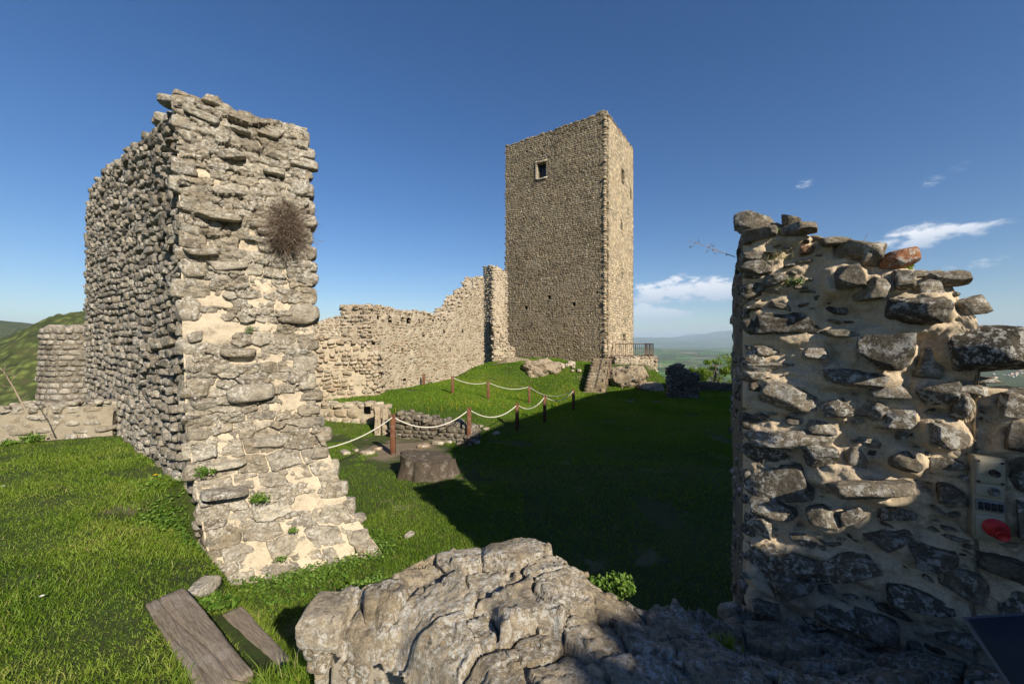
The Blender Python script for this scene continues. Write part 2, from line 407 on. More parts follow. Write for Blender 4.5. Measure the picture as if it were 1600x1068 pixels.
M_glass = simple_mat('dark_glass', (.02, .03, .05), .08, 0, .1, 2, 0)

# ------------------------------------------------------------------ ground shape
C0 = np.array([-3.72, 4.6, 0.])                         # near corner of the tall left wall
TL = np.array([-.79, .613, 0]); TL /= np.linalg.norm(TL)  # along the left wall
EL = np.array([.829, .559, 0]); NE = np.array([.559, -.829, 0])   # its broken end
NL = np.array([-TL[1], TL[0], 0]); NL = NL if NL@C0 < 0 else -NL
LW = 1.34
CUR0 = np.array([-5.6, 16.5, 0]); CURT = np.array([4.1, 15.5, 0]); CURL = float(np.linalg.norm(CURT)); CURT /= CURL
def ground(x, y, detail=True):
    x = np.asarray(x, float); y = np.asarray(y, float)
    s = (x+2.4)*.6+(y-2.76)*.8; r = (x-C0[0])*.79-(y-C0[1])*.613
    lawn = -2.8-.32*sst(y, 9, 22)
    lawn = lawn+.58*sst(y, 11.8, 14.5)*sst(-x, -1.5, 2.0)*(1-sst(y, 26, 40)*0)
    lawn = lawn+.35*sst(-x, 0., 5)*sst(y, 13, 17)
    lawn = lawn+1.75*sst(y, 23.0, 29.6)*(1-sst(x, 3.6, 4.4))*(.42+.58*sst(x, -2.5, 1.2))
    lawn = lawn+1.7*sst(y, 25.2, 28.5)*sst(x, 3.6, 4.4)*(1-sst(x, 9.5, 11.5))*.9
    lawn = lawn+.4*sst(-x, 4.0, 6)*sst(y, 7, 10)*0
    se = s-.05*(1-sst(r, 1.0, 2.2)); ramp = np.interp(se, [-.15, .12, .34, .46, .80, 1.2, 2.1], [-1.72, -1.84, -1.93, -2.03, -2.68, -2.77, -2.8])
    wallside = np.where(s < 1.1, -1.72, lawn)
    k = sst(r, -.35, .1)
    z = np.where(s > 2.1, lawn, ramp)
    z = wallside*(1-k)+z*k
    z = np.where((s < -.15), -1.72, z)
    out = np.maximum.reduce([-11.0-x, x-21, -9-y, y-37, np.zeros_like(x)])
    out = np.maximum(out, np.where(y > 31, (x-12.5)*.9, 0))
    outl = np.maximum(0, -(x*.0)+(-8.3-x)*.8-np.maximum(0, (y-7.)*-.3)) * (y < 60)*(y > 0)
    z = z-.62*out-np.minimum(1.9*sst(outl, .1, 2.), 3)*0
    if detail:
        P = np.stack([x, y, 0*x], -1)
        z = z+.05*fbm(P*.45, 3, 5)+.018*fbm(P*2.3, 3, 8)
    return z
gx = np.concatenate([np.arange(-24, -9, .4), np.arange(-9, 6, .075), np.arange(6, 34, .25)])
gy = np.concatenate([np.arange(-16, .5, .4), np.arange(.5, 9, .075), np.arange(9, 34, .14), np.arange(34, 52, .5)])
GX, GY = np.meshgrid(gx, gy, indexing='ij')
mb = MB(); grid(mb, np.stack([GX, GY, ground(GX, GY)], -1))
m, t, b, out = new_mat('turf_soil'); co = t.new('ShaderNodeTexCoord').outputs['Object']
col = t.mix(t.step(t.noise(co, 1.3, 6, .65), .36, .62), (.035, .065, .010), (.060, .095, .016))
col = t.mix(t.step(t.noise(co, 9, 6, .7), .35, .7), col, (.05, .055, .018))
bare = t.m('MULTIPLY', t.step(t.noise(co, 1.1, 5, .6, .5), .60, .68), .75)
dd = t.new('ShaderNodeVectorMath', operation='DISTANCE'); t.put(dd.inputs[0], co); dd.inputs[1].default_value = (-3.0, 10.6, -2.8)
bare = t.m('MAXIMUM', bare, t.step(t.m('ADD', dd.outputs['Value'], t.m('MULTIPLY', t.noise(co, 1.5, 5), 2.5)), 1.9, 2.6, 1, 0))
col = t.mix(bare, col, t.mix(t.noise(co, 6, 5, .7), (.13, .10, .065), (.27, .22, .155)))
t.l.new(col, b.inputs['Base Color']); t.l.new(t.bump(t.noise(co, 40, 6, .8), .9, .03), b.inputs['Normal'])
M_soil = m
tag(mb.build('lawn_ground', M_soil), 'grassy ground of the castle courtyard and terrace', kind='structure')

# ------------------------------------------------------------------ far landscape
def polar_hill(x, y, az, dist, h, sr, sa):
    a = np.arctan2(x, y); r = np.hypot(x, y)
    return h*np.exp(-((r-dist)/sr)**2-((a-R(az))/R(sa))**2)
def terrain(x, y):
    r = np.hypot(x, y); a = np.degrees(np.arctan2(x, y))
    right = sst(a, -25, 5)
    z = -7.5-.42*np.maximum(0, r-24)
    floor = -250+right*30-0*r
    z = np.maximum(z, floor)+0
    k = 40.; z = floor+k*np.log1p(np.exp(np.clip((-7.5-.40*np.maximum(0, r-24)-floor)/k, -30, 30)))
    z = z-k*math.log(2)*0
    z = np.where(r < 60, np.minimum(z, -7.5-.42*np.maximum(0, r-24)), z)
    P = np.stack([x, y, 0*x], -1)
    hills = 1-right
    z = z+sst(r, 150, 900)*(55*fbm(P/900., 5, 3)+10*fbm(P/160., 3, 4))*(.45+.7*hills)
    z = z+sst(r, 4500, 11000)*right*(fbm(P/2600., 5, 12)+.35)*150*(1-sst(r, 14000, 26000))
    z = z+sst(r, 17000, 26000)*right*(265+(480+520*fbm(P/5200., 5, 23)))*(.72+.28*np.cos((a-27)/14))
    z = z+polar_hill(x, y, -38, 950, 318, 420, 25)*(1+.12*fbm(P/130., 4, 5))
    z = z+polar_hill(x, y, -52, 3300, 336, 1300, 13)
    z = z+sst(r, 300, 700)*(1-sst(r, 1800, 3000))*hills*5*np.abs(fbm(P/9., 2, 77))
    return z-(r/1000.)**2*.0785*.8
azs = np.radians(np.concatenate([np.arange(-180, -64, 4.), np.arange(-64, -42, .13), np.arange(-42, 8, .8), np.arange(8, 60, .16), np.arange(60, 181, 4.)]))
rs = np.concatenate([np.geomspace(22, 300, 60), np.geomspace(306, 2000, 190), np.geomspace(2030, 42000, 200)])
AZ, RR = np.meshgrid(azs, rs, indexing='ij'); TX, TY = np.sin(AZ)*RR, np.cos(AZ)*RR
mb = MB(); grid(mb, np.stack([TX, TY, terrain(TX, TY)], -1), flip=True)
m, t, b, out = new_mat('valley_fields_and_woods'); geo = t.new('ShaderNodeNewGeometry'); co = geo.outputs['Position']
sp = t.new('ShaderNodeSeparateXYZ'); t.l.new(co, sp.inputs[0])
warp = t.mix(.5, co, t.noise(co, .002, 3, .5, 0, 1))
cell = t.new('ShaderNodeTexVoronoi', feature='F1'); t.put(cell.inputs['Vector'], t.mapping(co, (1, 1.0, 0))); cell.inputs['Scale'].default_value = .0042
sc = t.new('ShaderNodeSeparateColor'); t.l.new(cell.outputs['Color'], sc.inputs[0])
fields = t.ramp(sc.outputs[0], [(0, (.06, .13, .02)), (.3, (.10, .20, .03)), (.5, (.13, .22, .05)), (.68, (.20, .20, .09)), (.8, (.24, .20, .13)), (.9, (.09, .17, .03))], 'CONSTANT')
edge = t.new('ShaderNodeTexVoronoi', feature='DISTANCE_TO_EDGE'); t.put(edge.inputs['Vector'], t.mapping(co, (1, 1.0, 0))); edge.inputs['Scale'].default_value = .0042
hedge = t.step(edge.outputs['Distance'], .03, .07)
woods_n = t.noise(co, .0013, 7, .68); woods = t.step(woods_n, .49, .53)
fields = t.mix(hedge, (.03, .055, .015), fields)
canopy = t.vor(co, .085); cn = t.noise(co, .045, 6, .75)
wcol = t.ramp(cn, [(.25, (.08, .07, .03)), (.42, (.07, .09, .025)), (.55, (.12, .145, .035)), (.68, (.17, .13, .065)), (.8, (.10, .105, .03))])
wcol = t.mix(.8, wcol, t.ramp(canopy, [(0, (1.5, 1.5, 1.4)), (.55, (.3, .3, .3))]), 'MULTIPLY')  # lit crowns and shaded gaps between trees painted into the woods colour
left = t.step(sp.outputs[0], -150, -50, 1, 0)
wf = t.m('MAXIMUM', woods, t.m('MULTIPLY', left, t.step(t.noise(co, .004, 4), .30, .36)))
col = t.mix(wf, fields, wcol)
t.l.new(col, b.inputs['Base Color']); b.inputs['Specular IOR Level'].default_value = .05
t.l.new(t.bump(canopy, -.9, 6.), b.inputs['Normal'])
tag(mb.build('terrain', m), 'wooded hills and farmed valley around the castle', kind='structure')

# ------------------------------------------------------------------ the tall left wall
def lw_warp_amt(z): return np.interp(-z, [1.0, 1.58, 2.27, 2.85], [0, .2, .46, .9])
def lw_warp(p):
    p = np.asarray(p, float).copy()
    q = p-C0; vC = q@np.array([TL[0], TL[1], 0]) if p.ndim == 1 else q@TL
    # share of the flare: only close to the broken end
    det = TL[0]*EL[1]-TL[1]*EL[0]
    u = (q[..., 0]*EL[1]-q[..., 1]*EL[0])/det; e = (TL[0]*q[..., 1]-TL[1]*q[..., 0])/det
    k = (1-sst(u, .05, 1.2))*lw_warp_amt(p[..., 2])
    kk = .45+.55*np.clip(e/LW, 0, 1)
    p[..., 0] += k*(EL[0]*.78*kk+NE[0]*.55); p[..., 1] += k*(EL[1]*.78*kk+NE[1]*.55)
    lean = (p[..., 2]+1.7)*-.04*(1-sst(u, 0, 3)); p[..., 0] += lean*.8
    return p
top_l = prof([(0, 2.86), (.6, 2.93), (1.5, 3.02), (3, 3.2), (3.45, 3.32), (6, 3.62), (7.4, 3.78), (8.3, 3.78), (8.9, 3.3), (9.3, 2.6)], .07, 3, 2.4)
LL = 9.2
wall_l = thing('ruined_wall', 'tall ruined stone wall with sunlit broken end beside the grass terrace, dry bush growing from it', 'wall', (C0[0], C0[1], -1.72))
mb = MB(); strip_core(mb, C0-NL*.05+EL*.03-NE*.035, TL, EL*(LW-.08), LL, top_l, -3.3, .05, .035, 2, warp=lw_warp)
mb.build('mortar_core', M_mortar_side, wall_l)
# tightly packed stones of the broken end: a relief of tilted faces parted by joints, and the mortar that fills the joints
def pack(U, V, seeds, groove=.06, gw=.10, rough=.012, sc=1., strata=0., ledge=0., far=.10):
    """closest-stone relief on a grid: every stone is a tilted face of its own height, joints sink between them"""
    F1 = np.full(U.shape, 9.); F2 = np.full(U.shape, 9.); H = np.zeros(U.shape); A = np.full(U.shape, .5)
    Pn = np.stack([U, V, 0*U+sc], -1)/sc; Uw = U+.022*sc*fbm(Pn/.16, 3, 7)+.006*sc*fbm(Pn/.04, 2, 9); Vw = V+.018*sc*fbm(Pn/.16, 3, 8)+.006*sc*fbm(Pn/.04, 2, 10)
    for (u, v, ru, rv, an, off, tu, tv, tn) in seeds:
        rm = max(ru, rv)*2.4; i0, i1 = np.searchsorted(U[:, 0], [u-rm, u+rm]); j0, j1 = np.searchsorted(V[0], [v-rm, v+rm])
        if i1 <= i0 or j1 <= j0: continue
        sl_ = (slice(i0, i1), slice(j0, j1)); du, dv = Uw[sl_]-u, Vw[sl_]-v; c_, s_ = math.cos(an), math.sin(an); p_, q_ = (du*c_+dv*s_)/ru, (-du*s_+dv*c_)/rv
        d = (np.abs(p_)**3+np.abs(q_)**3)**(1/3.); f1 = F1[sl_]; f2 = F2[sl_]; new = d < f1
        F2[sl_] = np.where(new, f1, np.minimum(f2, d)); F1[sl_] = np.where(new, d, f1); H[sl_] = np.where(new, off+tu*du+tv*dv, H[sl_]); A[sl_] = np.where(new, tn, A[sl_])
    if strata: H = H+strata*fbm(np.stack([U/.30+A*40, V/.028+A*90, 0*U], -1), 3, 15)+strata*.7*fbm(np.stack([U/.08, V/.05, A*50], -1), 3, 16)
    tq_ = fbm(Pn/.24, 4, 21)*3.2; H = H+ledge*(np.floor(tq_)+sst(tq_-np.floor(tq_), 0, .14))
    groove = groove*(.35+.65*sst(fbm(Pn/.28, 3, 22), -.25, .12))
    e = F2-F1; H = H+rough*fbm(Pn/.10, 4, 11)+rough*.5*fbm(Pn/.03, 3, 12)-groove*np.exp(-(e/gw)**1.5)-far*sst(F1, 1.25, 1.6)
    return H, A, e
def facets(U, V, n, amin, amax, off, tilt, seed):
    """broken surface: small planar fracture faces of slightly different level and slope"""
    g = np.random.default_rng(seed); sd_ = []
    for i in range(n):
        a_ = g.uniform(amin, amax); sd_.append((g.uniform(U.min(), U.max()), g.uniform(V.min(), V.max()), a_, a_*g.uniform(.4, .9), g.uniform(-1, 1), g.normal()*off, g.normal()*tilt, g.normal()*tilt, .5))
    return pack(U, V, sd_, 0., .1, 0., far=0.)[0]
ws = np.linspace(-.0, LW+.0, 150); zs = np.linspace(-3.1, 2.86, 640); WW, ZZ = np.meshgrid(ws, zs, indexing='ij')
Pend = C0+EL*WW[..., None]+np.array([0, 0, 1.])*ZZ[..., None]
bare = lambda w_, z_: (((w_-.20)/.27)**2+((z_-.16)/.20)**2 < 1) or (((w_-.62)/.12)**2+((z_+.18)/.10)**2 < 1) or (((w_-.95)/.15)**2+((z_+.78)/.10)**2 < 1)
seeds = []; rr_ = np.random.default_rng(77); z = -3.1
while z < 2.9:
    low = z < -1.35; h = rr_.uniform(.17, .27) if low else (rr_.uniform(.085, .16) if z < .9 else rr_.uniform(.06, .125)); u = -rr_.uniform(0, .15)
    while u < LW+.05:
        w_ = rr_.uniform(.20, .42) if low else rr_.uniform(.12, .36); uc, zc = u+w_/2, z+h/2+rr_.normal()*.018; u += w_
        off = rr_.normal()*(.012 if low else .020)+(.05 if rr_.random() < (.03 if low else .10) else 0)
        if bare(uc, zc) or rr_.random() < (.04 if z < .9 else .02): off = -.14
        seeds.append((uc, zc, w_/2*1.02, h/2*1.05, rr_.normal()*.09, off, rr_.normal()*.10, rr_.normal()*(.12 if low else .22), rr_.random()))
        if rr_.random() < .35: seeds.append((uc+w_/2, zc+h*rr_.choice([-.45, .45]), .05, .035, rr_.normal()*.4, off*.5, 0, 0, rr_.random()))
    z += h
Hs, As, Es = pack(WW, ZZ, seeds, .075, .075, .012, strata=.010)
Hs = Hs+facets(WW, ZZ, 1400, .03, .09, .006, .16, 5)
mb = MB(); grid(mb, lw_warp(Pend+NE*(Hs+.012)[..., None]), As); mb.build('end_masonry', M_stone_end, wall_l)
ws = np.linspace(-.02, LW+.0, 100); zs = np.linspace(-3.2, 2.8, 420); WW, ZZ = np.meshgrid(ws, zs, indexing='ij'); P = C0+EL*WW[..., None]+np.array([0, 0, 1.])*ZZ[..., None]
rel = .018*fbm(P/.22, 4, 41)+.016*fbm(P/.07, 4, 42)-.016-.022*sst(ZZ, .6, 1.6)+.012*sst(-ZZ, 1.2, 1.6)
rel = rel+.05*np.exp(-((WW-.20)/.28)**4-((ZZ-.16)/.2)**4)
mb = MB(); grid(mb, lw_warp(P+NE*rel[..., None])); mb.build('end_mortar', M_mortar, wall_l)
# stonework of the long weathered face
mb = MB(); prs = protos(7, 6.5, 8, 20, .09, 1, .6, .9); prf = protos(5, 6.5, 6, 16, .08, 2, .62, .92)
Pl = lambda u, z: lw_warp(C0+TL*u+np.array([0, 0, z]))
masonry(mb, prs, Pl, TL, NL, 3.2, -2.6, 3.2, (.085, .16), (.12, .30), .09, (-.025, .040), top_l, gap=.94, tilt=.10, wav=.10, seed=11, big=.05)
masonry(mb, prf, Pl, TL, NL, LL, -2.6, 4.0, (.09, .16), (.13, .32), .09, (-.025, .040), top_l, gap=.94, tilt=.10, wav=.10, seed=12, u0=3.2, big=.06)
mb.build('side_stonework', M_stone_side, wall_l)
# stonework of the broken end: big flat blocks below, slabs above
mb = MB(); pre = protos(9, 5.5, 6, 18, .07, 3, .66, .95); pre2 = protos(9, 4.0, 7, 14, .08, 4, .6, .92)
Pe = lambda u, z: lw_warp(C0+EL*u+np.array([0, 0, z]))
def etone(u, z, r): return float(np.clip(r.random()*(.8 if z < 0 else 1), 0, 1))
# dark overhanging slabs and hollows of the upper part
for w_, z_, a_, h_, o_, rl in [(.22, 2.68, .18, .05, .09, -.18), (.55, 2.62, .17, .04, .08, -.12), (.9, 2.66, .16, .045, .07, -.05), (.35, 1.5, .24, .05, .16, 0), (.95, 1.42, .22, .045, .13, .1),
        (.15, 1.05, .2, .05, .1, .05), (.42, .93, .22, .07, .09, .1), (1.12, .3, .2, .06, .08, -.05), (.5, -.12, .19, .06, .12, -.05), (.62, -.62, .26, .11, .14, .08), (.2, -.72, .18, .08, .07, 0),
        (1.15, -.45, .14, .09, .08, 0), (.30, -.32, .14, .05, .07, .15), (.95, 2.2, .13, .06, .1, 0), (.5, 2.28, .15, .05, .12, .1), (.25, -1.45, .24, .045, .13, .12), (.75, -1.25, .22, .09, .07, -.1)]:
    stone(mb, pre2, Pe(w_, z_)+NE*(o_-.14), EL, NE, (a_, .15, h_), rl, 0, .12, rng.random())
# quoins that wrap round the right-hand arris
z = -2.75
while z < 2.75:
    h = rng.uniform(.07, .14); d = rng.uniform(.12, .26)
    stone(mb, pre, Pe(LW-.10+rng.uniform(-.02, .05), z+h)-NE*.10, EL, NE, (rng.uniform(.12, .2), d*.7, h*.95), rng.normal()*.04, rng.normal()*.1, rng.normal()*.06, rng.random())
    stone(mb, pre, Pe(.08+rng.uniform(-.05, .02), z+h)-NE*.08, EL, NE, (rng.uniform(.1, .2), d*.6, h*.95), rng.normal()*.04, rng.normal()*.1, rng.normal()*.06, rng.random()*.6)
    z += 2*h
# ragged crest
for i in range(150):
    u = rng.uniform(0, LL) if i > 26 else rng.uniform(0, .5); e = rng.uniform(0, 1)
    c = C0+TL*u+EL*(.08+(LW-.16)*e)+NE*(-.10 if u < .3 else 0)+np.array([0, 0, top_l(u)+rng.uniform(-.05, .03)-.02*e+ (.02 if (e < .35 and u < .4) else 0)])
    stone(mb, pre if u < 2 else prf, lw_warp(c), EL, (0, 0, 1), (rng.uniform(.09, .21), rng.uniform(.035, .07), rng.uniform(.08, .16)), rng.uniform(-3, 3), rng.normal()*.12, rng.normal()*.12, rng.random()*.7)
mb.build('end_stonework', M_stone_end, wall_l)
clean(wall_l)
# loose slab lying on the foot, a thing of its own
sl_c = Pe(.22, -1.78)+NE*.12+np.array([0, 0, .05])
mb = MB(); stone(mb, protos(12, 4, 4, 4, .05, 9), sl_c, EL, NE, (.23, .10, .035), -.08, .1, .25, .8)
tag(mb.build('flat_stone', M_stone_end, None, tuple(sl_c)), 'loose grey flat stone lying on the foot of the tall left wall', 'stone')

# ------------------------------------------------------------------ the right wall with stones standing out of sandy mortar
CR = np.array([1.47, 2.5, 0.]); TR = np.array([math.sin(R(122)), math.cos(R(122)), 0]); NR = np.array([TR[1], -TR[0], 0])
if NR@CR > 0: NR = -NR
def on_right(px, py):
    d = np.array([(px-800)/F, 1, (534-py)/F]); k = (NR@CR)/(NR@d); p = d*k
    return float((p-CR)@TR), float(p[2])
tp = [(1120, 341), (1165, 341), (1190, 343), (1240, 352), (1262, 366), (1330, 386), (1400, 404), (1440, 428), (1487, 446), (1514, 494), (1522, 580), (1545, 606), (1600, 612), (1700, 640)]
tpu = [on_right(*p) for p in tp]; top_r = prof(tpu, .012, 5, 9)
right_raw = [  # px, py, half width px, half height px, roll, stand-out m, tint
 (1176, 347, 27, 14, 0, .03, .5), (1187, 370, 25, 9, 0, .05, .35), (1233, 347, 15, 7, .1, .05, .45), (1244, 366, 27, 8, 0, .07, .3), (1304, 379, 23, 6, 0, .06, .45),
 (1329, 396, 39, 14, .06, .05, .6), (1361, 401, 16, 15, .2, .06, .5), (1398, 410, 26, 13, -.15, .05, 1.), (1260, 393, 10, 6, 0, .03, 1.), (1176, 402, 15, 9, 0, .05, .4),
 (1187, 423, 28, 9, .05, .05, .25), (1205, 440, 22, 8, -.1, .04, .2), (1315, 441, 23, 15, -.1, .14, .2), (1352, 459, 21, 18, .35, .10, .6), (1397, 443, 17, 12, .1, .10, .45),
 (1441, 457, 17, 16, -.3, .07, .6), (1472, 441, 29, 11, -.1, .06, .35), (1422, 491, 45, 21, .08, .19, .05), (1221, 510, 54, 20, -.06, .07, .0), (1512, 480, 28, 12, -.3, .06, .45),
 (1532, 537, 58, 34, -.12, .16, .0), (1368, 544, 36, 26, .15, .17, .0), (1314, 524, 28, 6, 0, .06, .6), (1199, 546, 31, 10, 0, .04, .35), (1272, 551, 17, 8, .1, .06, .5),
 (1450, 572, 29, 25, -.15, .05, .62), (1336, 585, 50, 13, .03, .14, .4), (1215, 617, 52, 20, -.12, .07, .55), (1203, 573, 34, 7, 0, .03, .7), (1386, 609, 34, 10, 0, .08, .45),
 (1454, 611, 29, 14, -.15, .12, .15), (1490, 630, 15, 17, .2, .10, .35), (1304, 633, 22, 12, -.2, .08, .35), (1395, 646, 20, 14, 0, .09, .5), (1361, 639, 11, 13, .6, .07, .4),
 (1279, 662, 20, 9, 0, .06, .5), (1243, 679, 70, 12, -.06, .08, .45), (1465, 671, 24, 15, .1, .13, .4), (1402, 675, 8, 7, 0, .03, .4), (1201, 694, 32, 7, 0, .04, .4),
 (1511, 602, 24, 9, .2, .04, .6), (1200, 710, 33, 20, -.3, .05, .05), (1280, 710, 25, 16, 0, .10, .15), (1334, 712, 14, 14, 0, .06, .5), (1406, 712, 22, 13, -.5, .11, .25),
 (1338, 748, 62, 15, -.14, .17, .5), (1220, 758, 52, 25, -.22, .07, .15), (1206, 790, 33, 13, -.1, .06, .3), (1286, 800, 24, 16, -.3, .11, .3), (1328, 798, 18, 11, -.55, .09, .35),
 (1186, 816, 17, 16, 0, .06, .4), (1260, 840, 24, 8, 0, .06, .3), (1224, 868, 60, 17, 0, .07, .2), (1336, 876, 62, 19, -.1, .09, .2), (1380, 836, 36, 13, -.1, .07, .2),
 (1220, 905, 44, 17, -.2, .07, .3), (1308, 952, 36, 15, 0, .08, .25), (1472, 720, 24, 9, 0, .05, .3), (1480, 764, 20, 13, 0, .05, .2), (1360, 968, 32, 19, .1, .08, .2),
 (1404, 800, 32, 12, -.2, .05, .25), (1440, 860, 40, 16, .1, .07, .2), (1430, 930, 46, 18, -.1, .08, .15), (1500, 900, 40, 20, 0, .07, .2), (1190, 935, 22, 14, 0, .06, .3),
 (1575, 632, 26, 17, 0, .05, .4), (1585, 680, 24, 20, .05, .07, .3), (1590, 735, 22, 22, 0, .06, .2), (1592, 800, 24, 26, 0, .07, .3), (1560, 870, 40, 20, 0, .06, .25), (1590, 940, 40, 24, 0, .06, .2)]
RS = []
for px, py, a_, b_, rl, o_, tn in right_raw:
    u1, z1 = on_right(px-a_, py); u2, z2 = on_right(px+a_, py); _, zu = on_right(px, py-b_); _, zd = on_right(px, py+b_)
    u, z = on_right(px, py); RS.append((u, z, (u2-u1)/2*1.12, abs(zu-zd)/2*1.16, rl, o_*1.3+.01, tn))
r_ = np.random.default_rng(4)
for i in range(4500):
    u = r_.uniform(0, 3.); z = r_.uniform(-2.6, .8)
    if z > top_r(u)-.04: continue
    if 1.0 < u < 1.42 and -.95 < z < -.3: continue
    a_ = r_.uniform(.025, .085)*(1-.35*(i > 900)-.3*(i > 2500)); b_ = a_*r_.uniform(.28, .55)
    if u > 1.6 or z < -1.3: a_ *= 2.2; b_ *= 2.2
    if any(abs(u-s[0]) < (s[2]+a_)*.90 and abs(z-s[1]) < (s[3]+b_)*.90 for s in RS): continue
    RS.append((u, z, a_, b_, r_.normal()*.22, r_.uniform(.015, .06), r_.random()*.8))
wall_r = thing('ruined_wall', 'rough ruined wall at right with dark stones standing out of pale sandy mortar', 'wall', (CR[0], CR[1], -2.8))
us = np.concatenate([np.arange(-.02, 2.0, .010), np.arange(2.0, 3.3, .03)]); fr = np.linspace(0, 1, 300)
UU = us[:, None]*np.ones(len(fr))[None]; TT = np.array([top_r(u) for u in us]); ZZ = -3.0+(TT[:, None]+3.0)*fr[None]
P = CR+TR*UU[..., None]+np.array([0, 0, 1.])*ZZ[..., None]
H = .055*fbm(P/.40, 4, 61)+.034*fbm(P/.12, 4, 62)+.012*fbm(P/.035, 3, 63)
pit = fbm(P/.05, 3, 64); H = H-.014*sst(pit, .12, .45)+.010*(1-np.abs(fbm(P/.07, 3, 65))*3).clip(-1, 1)
H0 = H.copy()
def h_at(u, z):
    i = int(np.clip(np.searchsorted(us, u), 0, len(us)-1)); j = int(np.clip((z+3.)/(TT[i]+3.)*(len(fr)-1), 0, len(fr)-1)); return float(H0[max(0, i-3):i+4, max(0, j-3):j+4].mean())
RS = [(u, z, a_, b_, rl, o_*.9, tn, h_at(u, z)) for (u, z, a_, b_, rl, o_, tn) in RS]
for (u, z, a_, b_, rl, o_, tn, h0_) in RS:
    if o_ < .03: continue
    c_, s_ = math.cos(rl), math.sin(rl); du, dz = UU-u, ZZ-z
    p_ = (du*c_+dz*s_)/(a_+.02); q_ = (-du*s_+dz*c_)/(b_+.02)
    rr = (np.abs(p_)**3+np.abs(q_)**3)**(1/3.)
    fil = (o_*.55)*np.exp(-np.maximum(0, rr-.9)*(2.2+1.6*sst(dz, -.01, .03)))
    H = np.maximum(H, H0+fil)
# the wall curls back near its top and far edge
H = H-.05*np.exp(-(TT[:, None]-ZZ)/.04)-.04*np.exp(-UU/.03)
P = P+NR*H[..., None]
mb = MB(); grid(mb, P)
BK = np.array([math.sin(R(25.5)), math.cos(R(25.5)), 0])*.95
zz = np.array([0, 0, 1.])
# top and courtyard side bodies
kt = np.linspace(0, 1, 22)
Pt = P[:, -1][:, None]+BK*kt[None, :, None]*.8-zz*(.35*kt**1.3)[None, :, None]; Pt = Pt+vfbm(Pt/.2, 3, 66)*(.04*np.minimum(1, kt*4))[None, :, None]
grid(mb, Pt, flip=True)
kb = np.linspace(0, 1, 60); Ps = P[0][:, None]+BK*kb[None, :, None]*1.0; Ps[..., 2] -= (.28*kb**1.3)[None]*np.clip((Ps[..., 2]+3)/3.8, 0, 1)
Ps = Ps+vfbm(Ps/.16, 4, 67)*(.035*np.minimum(1, kb*6))[None, :, None]
mbs = MB(); grid(mbs, Ps, flip=True); mbs.build('courtyard_face', M_mortar_side, wall_r)
Pb = Pt[:, -1][:, None]+np.stack([0*kb, 0*kb, -kb], -1)[None]*3.2; Pb = np.where(Pb[..., 2:] < -3.1, np.concatenate([Pb[..., :2], 0*Pb[..., 2:]-3.1], -1), Pb); grid(mb, Pb, flip=True)
mb.build('mortar', M_mortar_right, wall_r)
mb = MB(); prr = protos(15, 8.0, 13, 26, .06, 6, .52, .88); prq = protos(8, 6, 9, 14, .08, 7, .55, .9)
for (u, z, a_, b_, rl, o_, tn, h0_) in RS:
    o_ = o_+h0_; dep = max(.05, min(a_, .16)); pr = prr if a_ > .05 else prq
    stone(mb, pr, CR+TR*u+zz*z+NR*(o_-dep*.75+.01), TR, NR, (a_*1.04, dep, b_*1.06), -rl*1., rng.normal()*.08, rng.normal()*.10, float(np.clip(tn+rng.normal()*.05, 0, 1)))
# stones of the thin courtyard face and the crest
masonry(mb, prq, lambda u, z: CR+BK/.95*u+zz*z, BK/.95, -np.array([BK[1], -BK[0], 0])/.95, .95, -2.8, .8, (.06, .12), (.1, .26), .07, (.0, .045), lambda u: top_r(0)-.26*max(u, 0)**1.3-.05, gap=.96, tilt=.12, wav=.05, seed=71, tone=lambda u, z, r: r.random()*.45)
for i in range(260):
    u = rng.uniform(0, 1.9); k = rng.uniform(0.0, .9)**1.3; a_ = rng.uniform(.03, .10)
    c = CR+TR*u+BK*k*.8+zz*(top_r(u)-.35*k**1.3-.01)
    c = c-zz*.012; stone(mb, prq if a_ < .06 else prr, c, TR, NR, (a_, a_*.8, a_*rng.uniform(.25, .45)), rng.normal()*.2, rng.uniform(-3, 3), rng.normal()*.2, .25+.5*rng.random())
mb.build('protruding_stones', M_stone_right, wall_r)
clean(wall_r)

# socket box on the right wall, its red plug, and the dark sign panel below
def frame_on_right(px, py, off=.0):
    u, z = on_right(px, py); return CR+TR*u+zz*z+NR*off, u, z
sb, su, sz = frame_on_right(1528, 768, .095)
u1, _ = on_right(1509, 768); u2, _ = on_right(1563, 768); _, zt_ = on_right(1536, 705); _, zb_ = on_right(1536, 831)
bw, bh = (u2-u1)/2*.92, (zt_-zb_)/2
M_box = simple_mat('old_white_plastic', (.30, .265, .19), .5, 0, .25, 8, .1); M_boxd = simple_mat('grey_plastic', (.16, .16, .16), .4, 0, .15, 20, .1)
M_red = simple_mat('red_plastic', (.45, .03, .03), .35, 0, .1, 20, .05); M_blk = simple_mat('black_rubber', (.02, .02, .02), .5, 0, .1, 20, .05)
AXR = np.stack([TR, NR, zz], 1)
box = thing('socket_box', 'off-white electric socket box with red plug on the right wall', 'electric box', tuple(sb-zz*bh))
mb = MB(); boxm(mb, sb-NR*.03, (bw, .05, bh), AXR, bevel=.008, n=8); mb.build('housing', M_box, box)
